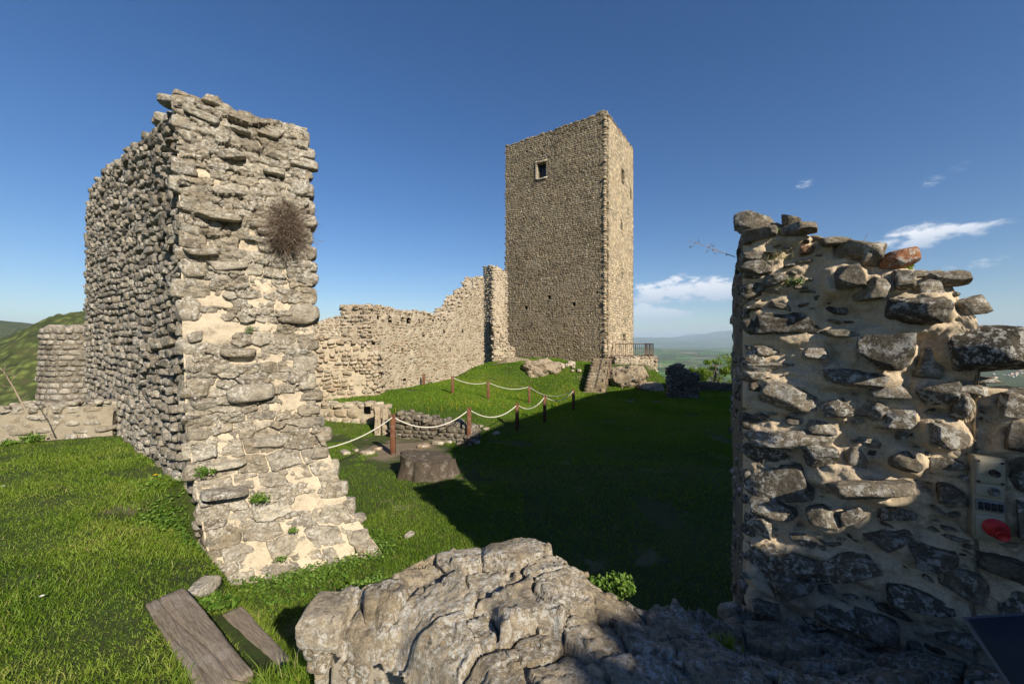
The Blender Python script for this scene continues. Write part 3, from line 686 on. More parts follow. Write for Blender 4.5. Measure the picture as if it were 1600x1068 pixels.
for k, (dz, hh) in enumerate([(.66, .30), (.22, .155), (-.14, .14), (-.64, .28)]):
    mb = MB(); boxm(mb, sb+NR*.024+zz*bh*dz, (bw*.88, .006, bh*hh*.97), AXR, bevel=.004, n=5); pl = mb.build('cover_plate', M_box if k != 2 else M_boxd, box)
    if k == 0 or k == 1:
        mb = MB(); tube(mb, [sb+zz*bh*dz+NR*.028+TR*.01, sb+zz*bh*dz+NR*(.05 if k else .06)+TR*.01], bw*(.30 if k == 0 else .42), bw*.26, 16); mb.build('knob', M_blk if k == 0 else M_boxd, pl)
    for sx in (-1, 1):
        for sy in (-1, 1):
            if k in (0,): 
                mb = MB(); c = sb+NR*.03+zz*bh*(dz+sy*hh*.8)+TR*sx*bw*.72; tube(mb, [c, c+NR*.004], .006, .005, 8); mb.build('screw', M_blk, pl)
    if k == 2:
        for j in range(4):
            mb = MB(); boxm(mb, sb+NR*.034+zz*bh*dz+TR*bw*(-.6+.4*j), (bw*.13, .006, bh*.085), AXR, bevel=.002, n=3); mb.build('fuse_switch', M_blk, pl)
pc = sb+NR*.03-zz*bh*.62+TR*bw*.25
mb = MB(); tube(mb, [pc, pc+NR*.02, pc+NR*.02], bw*.78, bw*.78, 22); tube(mb, [pc+NR*.02, pc+NR*.07-zz*.01], bw*.62, bw*.5, 22); tube(mb, [pc+NR*.07-zz*.01, pc+NR*.085-zz*.012], bw*.42, bw*.38, 20); mb.build('red_plug', M_red, box)
clean(box)
M_panel = simple_mat('blue_grey_panel', (.018, .02, .028), .6, 0, .2, 3, 0); M_steel = simple_mat('brushed_steel', (.12, .12, .13), .6, .5, .1, 30, .05)
pcn = W(1652, 1064, 1.02); pan = thing('information_panel', 'tilted blue-grey information panel below the socket box', 'information panel', (pcn[0], pcn[1], -1.72))
pt = np.array([.93, -.25, .25]); pt /= np.linalg.norm(pt); pu = np.array([.12, .62, .68]); pu -= pt*(pu@pt); pu /= np.linalg.norm(pu); pn = np.cross(pt, pu)
mb = MB(); boxm(mb, pcn, (.095, .14, .006), np.stack([pt, pu, pn], 1), bevel=.003, n=4); mb.build('board', M_panel, pan)
mb = MB(); boxm(mb, pcn-pn*.01, (.102, .147, .006), np.stack([pt, pu, pn], 1), bevel=.003, n=4); mb.build('frame', M_steel, pan)
mb = MB(); tube(mb, [(pcn[0], pcn[1], -1.75), (pcn[0], pcn[1], pcn[2]-.01)], .02, .02, 12); mb.build('post', M_steel, pan); clean(pan)

# ------------------------------------------------------------------ the broken low wall in the foreground
fx = np.arange(-1.35, 3.2, .013); fy = np.arange(.55, 2.85, .013); FX, FY = np.meshgrid(fx, fy, indexing='ij')
poly = np.array([(-.93, 1.80), (-.88, 2.0), (-.42, 2.24), (.0, 2.33), (.32, 2.28), (.66, 2.16), (1.1, 2.3), (1.5, 2.6), (3.1, 1.6), (3.1, .75), (1.2, .86), (.35, .98), (-.02, 1.20), (-.20, 1.42), (-.37, 1.56), (-.50, 1.73), (-.74, 1.74)])
def sd_poly(x, y, V):
    d = np.full(x.shape, 1e9); ins = np.zeros(x.shape, bool); n = len(V)
    for i in range(n):
        a, b_ = V[i], V[(i+1) % n]; e = b_-a; wx, wy = x-a[0], y-a[1]
        t_ = np.clip((wx*e[0]+wy*e[1])/(e@e), 0, 1); d = np.minimum(d, np.hypot(wx-e[0]*t_, wy-e[1]*t_))
        c1 = (a[1] > y) != (b_[1] > y); xi = (b_[0]-a[0])*(y-a[1])/(b_[1]-a[1]+1e-12)+a[0]; ins ^= c1 & (x < xi)
    return np.where(ins, -d, d)
def fore_top(x, y):
    z = -1.205+.055*np.exp(-((x-.0)/.3)**2-((y-2.1)/.25)**2)-.05*sst(-x, .5, 1.0)-(.22*sst(x, .15, .80)+.13*sst(x, .8, 1.3))*sst(y, 1.35, 2.1)-.10*sst(x, .8, 1.3)
    return z
PF = np.stack([FX, FY, 0*FX], -1)
sd = sd_poly(FX+.035*fbm(PF/.2, 3, 81), FY+.035*fbm(PF/.2, 3, 82), poly)
FZ = fore_top(FX, FY)-.03+.04*fbm(PF/.3, 3, 83)+.022*fbm(PF/.09, 3, 84)+.006*fbm(PF/.03, 2, 85)
sdi = sd+.12*(1-sst(FY, 1.75, 1.95)); FZ = FZ*(1-sst(sdi, -.05, .035))+(-3.0)*sst(sdi, -.05, .035)
FZ = FZ-.05*sst(sd, -.16, -.03)
m_ = sd < .10
fore = thing('low_ruined_wall', 'broken low wall of pale lichen-covered slabs in the foreground', 'wall', (0, 1.7, -1.72))
idx = np.arange(FX.size).reshape(FX.shape); keep = m_[:-1, :-1] & m_[1:, :-1] & m_[1:, 1:] & m_[:-1, 1:]
qk = np.stack([idx[:-1, :-1], idx[1:, :-1], idx[1:, 1:], idx[:-1, 1:]], -1)[keep]
mb = MB(); mb.add(np.stack([FX, FY, FZ-.012], -1).reshape(-1, 3), qk); mb.build('mortar', M_mortar_fore, fore)
prx = protos(16, 8, 7, 22, .04, 12, .66, .95); pry = protos(10, 6, 7, 14, .06, 13, .6, .93)
slabs = [  # px, py, half w px, half depth m, roll about z, lift, tint
 (799, 870, 48, .11, .1, .045, .3), (852, 884, 34, .10, -.35, .02, .5), (720, 884, 38, .10, .2, .035, .5), (646, 880, 44, .12, .45, .02, .7), (512, 960, 34, .13, -.1, .03, .5),
 (566, 968, 24, .10, .3, -.01, .3), (602, 936, 32, .10, .4, .04, .1), (660, 908, 46, .12, .5, .0, .6), (688, 948, 54, .13, .4, .03, .95), (805, 968, 58, .17, -.45, .055, .35),
 (700, 1015, 62, .15, .35, .01, .9), (893, 930, 38, .13, -.3, .035, .3), (908, 893, 28, .1, -.3, .0, .5), (832, 1010, 40, .12, .2, -.01, .7), (940, 1000, 42, .14, .1, .0, .4),
 (1012, 1000, 40, .13, -.1, .01, .6), (1012, 950, 26, .10, .2, .005, .5), (856, 945, 22, .08, .3, .05, .4), (582, 910, 28, .09, .3, -.01, .6), (764, 920, 40, .1, -.2, .0, .9),
 (956, 955, 34, .11, -.2, .0, .8), (1062, 974, 36, .12, .2, .03, .2), (1094, 1018, 40, .13, 0, .0, .3), (1122, 962, 28, .1, 0, .04, .1), (770, 1050, 60, .14, .1, -.01, .8), (880, 1060, 60, .12, .3, 0, .5),
 (760, 985, 36, .10, .6, .0, .8), (1170, 1010, 48, .12, .3, .02, .2), (1230, 1000, 48, .12, -.3, .03, .2), (1300, 1020, 50, .12, .3, .03, .15), (1150, 1060, 50, .1, .2, .0, .2), (1380, 1040, 50, .12, .1, .03, .2), (1250, 1055, 50, .1, .2, .0, .2),
 (1010, 1055, 54, .12, .2, .0, .5), (1470, 1030, 60, .14, .1, .03, .2), (1550, 1040, 60, .14, .1, .03, .2)]
fs = []
for px, py, a_, d_, rl, lf, tn in slabs:
    z = -1.13
    for _ in range(4): p = Wz(px, py, z); z = float(fore_top(p[0], p[1]))
    fs.append((p[0], p[1], a_/F*p[1]*1.2, d_*1.1, rl, lf*1.0, rng.normal()*.10, rng.normal()*.12, tn))
r_ = np.random.default_rng(31)
for i in range(700):
    x, y = r_.uniform(-1.2, 3.1), r_.uniform(.75, 2.6); a_ = r_.uniform(.08, .17); b_ = a_*r_.uniform(.5, .95)
    if any(math.hypot(x-f[0], y-f[1]) < .75*(max(f[2], f[3])+a_*.8) for f in fs): continue
    fs.append((x, y, a_, b_, r_.uniform(-.8, .8), r_.normal()*.014-.006, r_.normal()*.10, r_.normal()*.10, r_.random()))
hx = np.arange(-1.3, 3.2, .0095); hy = np.arange(.6, 2.8, .0095); HX, HY = np.meshgrid(hx, hy, indexing='ij')
Hf, Af, Ef = pack(HX, HY, fs, .085, .055, .010)
Hf = Hf+.55*facets(HX, HY, 1500, .04, .13, .009, .16, 6)+.4*facets(HX, HY, 4000, .015, .05, .005, .18, 8); Ph = np.stack([HX, HY, 0*HX], -1)
sd2 = sd_poly(HX+.05*fbm(Ph/.2, 3, 81), HY+.05*fbm(Ph/.2, 3, 82), poly)
HZ_ = fore_top(HX, HY)+Hf+.010-.04*sst(sd2, -.12, -.02); lip = np.where(HY > 1.9, -3., HZ_-.12); HZ_ = HZ_*(1-sst(sd2, -.02, .02))+lip*sst(sd2, -.02, .02)
m_ = sd2 < .035; idx = np.arange(HX.size).reshape(HX.shape); keep = m_[:-1, :-1] & m_[1:, :-1] & m_[1:, 1:] & m_[:-1, 1:]
mb = MB(); mb.add(np.stack([HX, HY, HZ_], -1).reshape(-1, 3), np.stack([idx[:-1, :-1], idx[1:, :-1], idx[1:, 1:], idx[:-1, 1:]], -1)[keep], None, Af.reshape(-1))
mb.build('slab_paving', M_stone_fore, fore)
mb = MB()
for px, py, a_, d_, rl, lf, tn in [slabs[0], slabs[4], slabs[6], slabs[2]]:
    z = -1.13
    for _ in range(4): p = Wz(px, py, z); z = float(fore_top(p[0], p[1]))
    hw = a_/F*p[1]; th = .07 if px < 620 else .06
    stone(mb, prx, p+zz*(lf-th+.02), (math.cos(rl), math.sin(rl), 0), (0, 0, 1), (hw*1.0, th, d_*.85), rng.normal()*.03, rng.normal()*.06, rng.normal()*.06, tn)
# edge course and the dark face that looks at the camera
def edge_run(pts, n, zlo, zhi, amin, amax):
    pts = np.array(pts); seg = np.linalg.norm(np.diff(pts, axis=0), axis=1); cum = np.concatenate([[0], np.cumsum(seg)])
    for i in range(n):
        s_ = rng.uniform(0, cum[-1]); k = min(len(seg)-1, int(np.searchsorted(cum, s_)-1)); k = max(k, 0)
        tg = (pts[k+1]-pts[k])/seg[k]; p = pts[k]+tg*(s_-cum[k]); nn = np.array([-tg[1], tg[0]])
        a_ = rng.uniform(amin, amax); z = rng.uniform(zlo, zhi)
        yield np.array([p[0], p[1], z]), np.array([tg[0], tg[1], 0]), np.array([nn[0], nn[1], 0]), a_
for c, tg, nn, a_ in edge_run([(-.90, 1.80), (-.74, 1.76), (-.50, 1.75), (-.36, 1.58), (-.19, 1.44), (0., 1.22)], 90, -2.1, -1.36, .03, .085):
    c = c+nn*.10; stone(mb, pry, c, tg, nn, (a_, a_*.45, a_*rng.uniform(.45, .9)), rng.normal()*.25, rng.normal()*.2, rng.normal()*.2, rng.random()*.6)
for c, tg, nn, a_ in edge_run([(-.90, 1.86), (-.86, 2.0), (-.42, 2.26), (.0, 2.33), (.32, 2.28), (.66, 2.16), (1.1, 2.3), (1.5, 2.6)], 150, -2.75, -1.40, .07, .16):
    c[2] -= .25*float(sst(c[0], .2, .9)); stone(mb, pry, c, tg, nn, (a_, a_*.5, a_*rng.uniform(.4, .7)), rng.normal()*.12, rng.normal()*.12, rng.normal()*.12, rng.random()*.6)
for i in range(150):
    x, y = rng.uniform(-1., 2.2), rng.uniform(.9, 2.4)
    if sd_poly(np.array([x]), np.array([y]), poly)[0] > -.05: continue
    a_ = rng.uniform(.012, .035); stone(mb, pry if a_ > .03 else prq, (x, y, float(fore_top(x, y))+.005), (1, 0, 0), (0, 0, 1), (a_, a_*.5, a_*.8), rng.uniform(-3, 3), rng.normal()*.2, rng.normal()*.2, rng.random())
mb.build('slabs', M_stone_fore, fore); clean(fore)
for (px, py, z, a_, lab) in [(252*0+540, 1058, -1.72, .10, 'pale angular stone in the grass at the foot of the slab wall'), (640, 832, -2.75, .09, 'small grey stone lying in the lawn past the slab wall'), (318, 930, -1.95, .12, 'flat edging stone in the grass above the second plank')]:
    p = Wz(px, py, z); p[2] = float(ground(p[0], p[1]))+a_*.3
    mb = MB(); stone(mb, protos(10, 4, 6, 6, .07, 15), p, (.8, .6, 0), (0, 0, 1), (a_, a_*.45, a_*.6), rng.uniform(-1, 1), .1, .1, .6); tag(mb.build('stone', M_stone_end, None, tuple(p)), lab, 'stone')

# ------------------------------------------------------------------ tower
TC = np.array([7.14, 30., 0.]); T1 = np.array([-.82, .574, 0]); T1 /= np.linalg.norm(T1); T2 = np.array([.545, .838, 0]); T2 /= np.linalg.norm(T2)
N1 = np.array([-T1[1], T1[0], 0]); N1 = -N1 if N1@TC > 0 else N1
N2 = np.array([T2[1], -T2[0], 0])
W1, W2, TZ0, TZ1 = 9.42, 6.9, -3.2, 17.35
def on_plane(px, py, Cc, T, N):
    d = np.array([(px-800)/F, 1, (534-py)/F]); k = (N@Cc)/(N@d); p = d*k; return float((p-Cc)@T), float(p[2])
def hole(px0, py0, px1, py1, T, N):
    a, z1 = on_plane(px0, (py0+py1)/2, TC, T, N); b_, _ = on_plane(px1, (py0+py1)/2, TC, T, N)
    _, zt = on_plane((px0+px1)/2, py0, TC, T, N); _, zb = on_plane((px0+px1)/2, py1, TC, T, N)
    return (min(a, b_), max(a, b_), zb, zt)
H1 = [hole(839, 254, 853, 278, T1, N1)]
for cx, cy in [(205, 215), (272, 197), (211, 283), (203, 821), (293, 781), (388, 807), (478, 762), (265, 226)]:
    px, py = 740+cx*.4027, 150+cy*.4026; s_ = 2.6 if cy > 700 and cx < 400 else 1.6; H1.append(hole(px-s_, py-s_*1.1, px+s_, py+s_*1.1, T1, N1))
H2 = [hole(971.5, 265, 976, 288, T2, N2), hole(970.5, 343, 972.8, 359, T2, N2), hole(985.2, 294, 986.8, 312, T2, N2), hole(972, 420, 973.6, 434, T2, N2), hole(974, 522, 978, 532, T2, N2)]
tower = thing('stone_tower', 'tall square stone keep tower with one dark window, on the grassy mound', 'tower', (TC[0]+T1[0]*W1/2+T2[0]*W2/2, TC[1]+T1[1]*W1/2+T2[1]*W2/2, -1.0))
def holed_face(mb, Cc, T, N, U, z0, z1, holes, depth):
    xs = sorted({0, U, *[h[0] for h in holes], *[h[1] for h in holes], *np.linspace(0, U, 12)}); zs_ = sorted({z0, z1, *[h[2] for h in holes], *[h[3] for h in holes]})
    for a, b_ in zip(xs[:-1], xs[1:]):
        for c, d in zip(zs_[:-1], zs_[1:]):
            mx_, mz = (a+b_)/2, (c+d)/2
            if any(h[0] < mx_ < h[1] and h[2] < mz < h[3] for h in holes): continue
            mb.add([Cc+T*a+zz*c, Cc+T*b_+zz*c, Cc+T*b_+zz*d, Cc+T*a+zz*d], [[0, 1, 2, 3]])
    for a, b_, c, d in holes:
        I = -N*depth
        f = [Cc+T*a+zz*c, Cc+T*b_+zz*c, Cc+T*b_+zz*d, Cc+T*a+zz*d]; v = f+[p+I for p in f]
        mb.add(v, [[0, 1, 5, 4], [1, 2, 6, 5], [2, 3, 7, 6], [3, 0, 4, 7], [4, 5, 6, 7]])
mb = MB(); holed_face(mb, TC-N1*.03, T1, N1, W1, TZ0, TZ1-.05, H1, .9); holed_face(mb, TC-N2*.03, T2, N2, W2, TZ0, TZ1-.05, H2, .9)
A_, B_, D_ = TC+T1*W1, TC+T2*W2, TC+T1*W1+T2*W2
for p, q_ in ((A_, D_), (D_, B_)): mb.add([p+zz*TZ0, q_+zz*TZ0, q_+zz*(TZ1-.05), p+zz*(TZ1-.05)], [[0, 1, 2, 3]])
mb.add([TC+zz*(TZ1-.05), A_+zz*(TZ1-.05), D_+zz*(TZ1-.05), B_+zz*(TZ1-.05)], [[0, 1, 2, 3]])
mb.build('wall_core', M_mortar_tower, tower, smooth=False)
prt = protos(3, 5, 3, 16, .05, 31, .75, .97)
tt1 = lambda u: TZ1+.06*float(vnoise(np.array([u*1.3, 1, 2.]), 4))-.22*sst(u, 8.3, 9.3)+.14*math.exp(-((u-.3)/.5)**2)
mb = MB()
def ttone(u, z, r): return float(np.clip(.5+.5*fbm(np.array([u/1.5, z/1.2, 3.]), 3, 6)*1.4+r.normal()*.25, 0, 1))
def tn_flat(u, z): return .015*float(fbm(np.array([u/.8, z/.8, 1.]), 2, 3))
masonry(mb, prt, lambda u, z: TC+T1*u+zz*z, T1, N1, W1, -2.6, TZ1+.1, (.10, .20), (.14, .44), .12, (-.012, .020), tt1, H1, .95, .022, .12, seed=101, tone=ttone, flat=tn_flat, u0=0)
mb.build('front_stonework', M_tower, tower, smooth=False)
mb = MB()
masonry(mb, prt, lambda u, z: TC+T2*u+zz*z, T2, N2, W2, -2.6, TZ1+.1, (.11, .20), (.16, .46), .12, (-.03, .012), lambda u: TZ1+.05*float(vnoise(np.array([u*1.3, 5, 2.]), 4)), H2, .96, .025, .10, seed=102, tone=lambda u, z, r: min(1, ttone(u, z+40, r)+.1), flat=tn_flat)
mb.build('side_stonework', M_tower_lit, tower, smooth=False)
mb = MB(); z = TZ0+.8
while z < TZ1-.1:        # dressed corner stones
    h = rng.uniform(.17, .26); s_ = rng.random() < .5
    l1, l2 = (.36, .2) if s_ else (.2, .36)
    c = TC+T1*l1*.75+T2*l2*.75+zz*(z+h/2)
    boxm(mb, c, (l1*.75+.008, l2*.75+.008, h/2*.97), np.stack([T1, T2, zz], 1), a=rng.uniform(.3, .9), bevel=.018, n=4, jit=.012, seed=int(z*10)); z += h
for k in range(60):      # uneven crest
    for T, L in ((T1, W1), (T2, W2)):
        u = rng.uniform(.1, L-.1); stone(mb, prt, TC+T*u+(T2 if T is T1 else T1)*rng.uniform(.1, .3)+zz*(TZ1+rng.uniform(-.03, .06)), T, (0, 0, 1), (rng.uniform(.12, .28), .09, .14), 0, rng.normal()*.1, 0, rng.random()*.6)
stone(mb, prt, TC+T1*.55+T2*.2+zz*(TZ1+.14), T1, (0, 0, 1), (.35, .13, .2), 0, .1, 0, .2)
mb.build('corner_stones', M_tower, tower, smooth=False)
a, b_, c, d = H1[0]
mb = MB(); mb.add([TC+T1*(a)+zz*c-N1*.5, TC+T1*b_+zz*c-N1*.5, TC+T1*b_+zz*d-N1*.5, TC+T1*a+zz*d-N1*.5], [[0, 1, 2, 3]]); win = mb.build('window', M_glass, tower)
mb = MB()
for zc in np.arange(c, d+.1, .17): boxm(mb, TC+T1*(b_+.08)+zz*(zc+.06)-N1*.06, (.10, .12, .07), np.stack([T1, N1, zz], 1), a=rng.uniform(.6, 1), bevel=.015, n=3)
boxm(mb, TC+T1*(a+b_)/2+zz*(d+.07)-N1*.06, ((b_-a)/2+.15, .12, .08), np.stack([T1, N1, zz], 1), a=.8, bevel=.015, n=3)
boxm(mb, TC+T1*(a+b_)/2+zz*(c-.07)-N1*.05, ((b_-a)/2+.12, .12, .06), np.stack([T1, N1, zz], 1), a=.9, bevel=.015, n=3)
mb.build('frame', M_curtain, win); clean(tower)

# ------------------------------------------------------------------ other walls of the castle
def wall(name, label, A0, A1, B, top, zb, hr, wr, n, core_mat, st_mat, seed, step=.12, prot=(0, .04), gap=.9, tilt=.07, ends=(True, False), dep=.12, tone=None, holes=(), crest=.12, cat='wall', amp=.04, skip=0, group=None, kk=4, lo=None, wav=.06):
    A0 = np.asarray(A0, float); A1 = np.asarray(A1, float); B = np.asarray(B, float); A0 = np.array([A0[0], A0[1], 0]); A1 = np.array([A1[0], A1[1], 0]); B = np.array([B[0], B[1], 0])
    T = A1-A0; L = float(np.linalg.norm(T)); T /= L; N = np.array([-T[1], T[0], 0]); N = -N if N@B > 0 else N
    o = thing(name, label, cat, (*(A0+T*L/2+B/2)[:2], zb), group)
    nb = float(np.linalg.norm(B)); Bh = B/nb
    mb = MB(); strip_core(mb, A0+Bh*.04+T*.03, T, Bh*(nb-.08), L-.06, lambda u: top(u)-.05, zb, step, amp, seed, cut=holes)
    mb.build('mortar_core', core_mat, o)
    pr = protos(n, kk, 4, 14, .07, 40+n); mb = MB()
    masonry(mb, pr, lambda u, z: A0+T*u+zz*z, T, N, L, zb, 20, hr, wr, dep, prot, top, holes, gap, tilt, wav, seed=seed, tone=tone, skip=skip, lo=lo) if False else masonry(mb, pr, lambda u, z: A0+T*u+zz*z, T, N, L, zb, max(top(u) for u in np.linspace(0, L, 40))+.1, hr, wr, dep, prot, top, holes, gap, tilt, wav, seed=seed, tone=tone, skip=skip, lo=lo)
    for k, on in enumerate(ends):
        if on:
            Q = A0 if k == 0 else A1; Nn = -T if k == 0 else T
            masonry(mb, pr, lambda u, z: Q+Bh*u+zz*z, Bh, Nn, nb, zb, top(0 if k == 0 else L)+.1, hr, wr, dep, (prot[0], prot[1]*1.8), lambda u: top(0 if k == 0 else L), (), gap, tilt*1.3, wav, seed=seed+50+k, tone=tone)
    for i in range(int(L*nb/crest**2*.5)):
        u = rng.uniform(0, L); k = rng.uniform(0, 1); a_ = rng.uniform(.6, 1.3)*crest
        stone(mb, pr, A0+T*u+B*k+zz*(top(u)+rng.uniform(-.05, .04)-.02), T, (0, 0, 1), (a_, a_*.45, a_*.7), rng.uniform(-3, 3), rng.normal()*.1, rng.normal()*.1, rng.random() if tone is None else tone(u, 0, rng))
    mb.build('stonework', st_mat, o, smooth=(n > 3)); clean(o); return o, T, N, L
# curtain wall running to the tower
CH = []
def chole(px, py, s_):
    Nn = np.array([-CURT[1], CURT[0], 0]); Nn = -Nn if Nn@CUR0 > 0 else Nn
    u, z = on_plane(px, py, CUR0, CURT, Nn); CH.append((u-s_, u+s_, z-s_, z+s_))
for cx, cy in [(270, 227), (315, 240), (362, 243), (386, 243), (425, 248), (362, 360), (543, 355), (370, 472), (610, 393), (590, 285), (480, 250), (520, 285), (660, 300), (440, 300), (250, 330)]: chole(480+cx*.4125, 400+cy*.4124, .13)
ctop = prof([(0, 1.50), (.8, 1.58), (1.7, 1.46), (3.4, 1.48), (6.0, 1.42), (6.7, 1.42), (7.4, 1.35), (7.9, 1.35), (8.1, 1.9), (9.0, 2.25), (9.6, 2.9), (10.6, 3.1), (11.4, 3.6), (12.4, 3.9), (13, 4.7), (14, 4.9), (16, 4.9)], .22, 8, 2.6)
wall('curtain_wall', 'long sunlit curtain wall running back to the tower along the mound', CUR0-CURT*.6, CUR0+CURT*13.7, (-1.3, .35), lambda u: ctop(max(u-.6, 0.)), -3.1, (.08, .15), (.10, .32), 3, M_mortar_curtain, M_curtain, 201, step=.07, prot=(-.045, .045), tilt=.08, wav=.16, skip=.10, amp=.075, tone=lambda u, z, r: float(np.clip(.5+.6*fbm(np.array([u/1.6, z/.9, 5.]), 3, 66)+r.normal()*.2, 0, 1)), holes=[(a+.6, b_+.6, c, d) for a, b_, c, d in CH], ends=(True, True), gap=.92)
# lower ruined stub in front of its near end
p0, p1 = W(505, 560, 14.6), W(590, 560, 15.9)
wall('wall_stub', 'lower broken stub of wall at the near end of the sunlit curtain wall', (p0[0]-.6, p0[1]), (p1[0], p1[1]), (-.3, 1.6), prof([(0, .2), (1.2, .1), (2.0, -.05), (2.6, -.5), (3.2, -.9)], .14, 3, 3), -3.1, (.10, .2), (.13, .4), 4, M_mortar_curtain, M_curtain, 211, ends=(False, True), prot=(-.03, .14), tilt=.14, skip=.08, amp=.09)
pf = W(500, 500, 21)
wall('wall_stub', 'pale low wall seen behind the broken near end of the curtain wall', (pf[0]-1.5, 20.5), (pf[0]+2.2, 21.6), (-.2, 1.), prof([(0, .9), (1.5, 1.05), (2.4, 1.35), (3.8, 1.45)], .1, 6, 3), -2.5, (.10, .2), (.13, .4), 3, M_mortar_curtain, M_curtain, 213)
# pier between curtain wall and tower
pc_ = np.array([-1.52, 31., 0])
wall('wall_pier', 'tall ragged masonry pier squeezed between curtain wall and tower', pc_, pc_+np.array([1.15, .55, 0]), (-.82, .9), prof([(0, 6.0), (.4, 5.95), (1.27, 5.55)], .1, 5, 3), -2.2, (.12, .2), (.16, .4), 3, M_mortar_curtain, M_curtain, 221, ends=(True, True))
wall('rubble_wall', 'stepped rubble footing between the masonry pier and the tower', W(772, 540, 30.4), W(803, 540, 31.6), (-.5, 1.3), prof([(0, 1.8), (.5, 1.7), (.8, .6), (1.4, -.1), (1.7, -.5)], .1, 7, 4), -2.2, (.12, .2), (.16, .4), 3, M_mortar_curtain, M_curtain, 223, prot=(-.03, .14), tilt=.15, ends=(True, True))
# excavated walls at the edge of the lawn
b0, b1 = W(500, 650, 13.2), W(597, 650, 12.9)
wall('block_wall', 'low wall of squared pale blocks beside the lawn, behind the first rope', (b0[0]-.8, b0[1]), (b1[0], b1[1]), (.1, .5), prof([(0, -2.02), (3, -2.08)], .03, 5), -3.2, (.2, .27), (.25, .5), 5, M_mortar_curtain, M_curtain, 231, prot=(0, .02), gap=.96, tilt=.02, kk=9, holes=[(2.25, 2.52, -2.35, -2.12)], ends=(False, True), crest=.16, wav=.01)
for px, hgt, lab in [(589, -1.98, 'upright worn stone pillar stub left of the first wooden post'), (601, -2.05, 'second upright stone stub, just left of the first wooden post')]:
    p = Wz(px, 680, -2.85); mb = MB()
    boxm(mb, (p[0], p[1]+.1, -2.6), (.085, .09, abs(hgt+2.6)+.0), None, .5, .03, 7, .03, px)
    tag(mb.build('stone_pillar', M_curtain, None, (p[0], p[1]+.1, -2.9)), lab, 'pillar')
d0, d1 = Wz(612, 681, -2.8), Wz(737, 693, -2.8)
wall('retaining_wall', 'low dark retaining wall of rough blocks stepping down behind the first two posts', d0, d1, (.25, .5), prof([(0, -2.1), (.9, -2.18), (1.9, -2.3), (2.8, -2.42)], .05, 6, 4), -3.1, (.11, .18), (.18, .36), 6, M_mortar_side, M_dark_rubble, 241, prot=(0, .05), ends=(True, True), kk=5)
# low wall and round turret at the far left
wall('parapet_wall', 'low rendered parapet wall closing the grass terrace at far left', (-11.5, 5.55), (-7.35, 7.35), (-.2, .4), prof([(0, -1.16), (2, -1.13), (4.6, -1.10)], .02, 6, 3), -2.4, (.10, .16), (.15, .35), 5, M_render, M_stone_end, 251, step=.05, prot=(-.04, .03), skip=.35, gap=.95, crest=.09, amp=.05, ends=(False, False))
cyl_c = np.array([-12.72, 12.1, 0]); mb = MB(); mb2 = MB(); o = thing('ruined_turret', 'round ruined turret beyond the parapet at far left', 'turret', (*cyl_c[:2], -4))
th = np.linspace(0, 2*math.pi, 60); zs_ = np.linspace(-4, .38, 30); TH, ZC = np.meshgrid(th, zs_, indexing='ij'); rad = 1.02+(-ZC+.4)*.03
Pc = np.stack([cyl_c[0]+rad*np.cos(TH), cyl_c[1]+rad*np.sin(TH), ZC], -1); grid(mb, Pc); cap = Pc[:, -1]; mb.add(np.vstack([cap, [[*cyl_c[:2], .38]]]), None, [[i, i+1, 60] for i in range(59)]); mb.build('mortar_core', M_mortar_side, o)
z = -3.5; prc = protos(4, 4, 4, 12, .07, 44)
while z < .33:
    h = rng.uniform(.12, .2); a0 = rng.uniform(0, .2)
    while a0 < 6.28:
        ww = rng.uniform(.18, .42); an = a0+ww/2; rr = 1.02+(-z+.4)*.03; n_ = np.array([math.cos(an), math.sin(an), 0]); a0 += ww/rr
        stone(mb2, prc, cyl_c+n_*(rr-.07+rng.uniform(0, .05))+zz*(z+h/2), np.array([-n_[1], n_[0], 0]), n_, (ww/2*.92, .1, h/2*.92), rng.normal()*.06, rng.normal()*.06, rng.normal()*.06, rng.random())
    z += h
for i in range(50):
    an = rng.uniform(0, 6.28); rr = rng.uniform(.2, 1.05); stone(mb2, prc, cyl_c+np.array([math.cos(an)*rr, math.sin(an)*rr, .40+rng.uniform(-.04, .05)]), (1, 0, 0), (0, 0, 1), (.2, .07, .14), rng.uniform(-3, 3), .1, 0, rng.random())
mb2.build('stonework', M_stone_side, o); clean(o)
# ruins at the right of the stairs
k0, k1 = Wz(1044, 621, -3.1), Wz(1090, 622, -3.1)
wall('ruined_pier', 'dark isolated lump of ruined masonry on the lawn right of the stairs', k0, k1, (.4, 1.1), prof([(0, -1.45), (.35, -1.28), (.8, -1.30), (1.1, -1.75), (1.65, -1.8)], .09, 8, 6), -3.5, (.1, .17), (.14, .34), 4, M_mortar_side, M_dark_rubble, 261, ends=(True, True), prot=(-.03, .1), tilt=.16, amp=.07)
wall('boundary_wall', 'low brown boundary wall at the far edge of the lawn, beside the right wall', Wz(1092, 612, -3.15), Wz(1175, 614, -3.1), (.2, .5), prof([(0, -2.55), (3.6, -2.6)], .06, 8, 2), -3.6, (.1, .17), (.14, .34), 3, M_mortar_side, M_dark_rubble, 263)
wall('boundary_wall', 'brown sloping wall between the stair platform and the dark ruined lump', W(1003, 590, 27.5), W(1048, 600, 27.2), (.2, .5), prof([(0, -1.9), (1., -2.4), (2.1, -2.7)], .06, 8, 2), -3.6, (.1, .17), (.14, .34), 3, M_mortar_side, M_dark_rubble, 265)
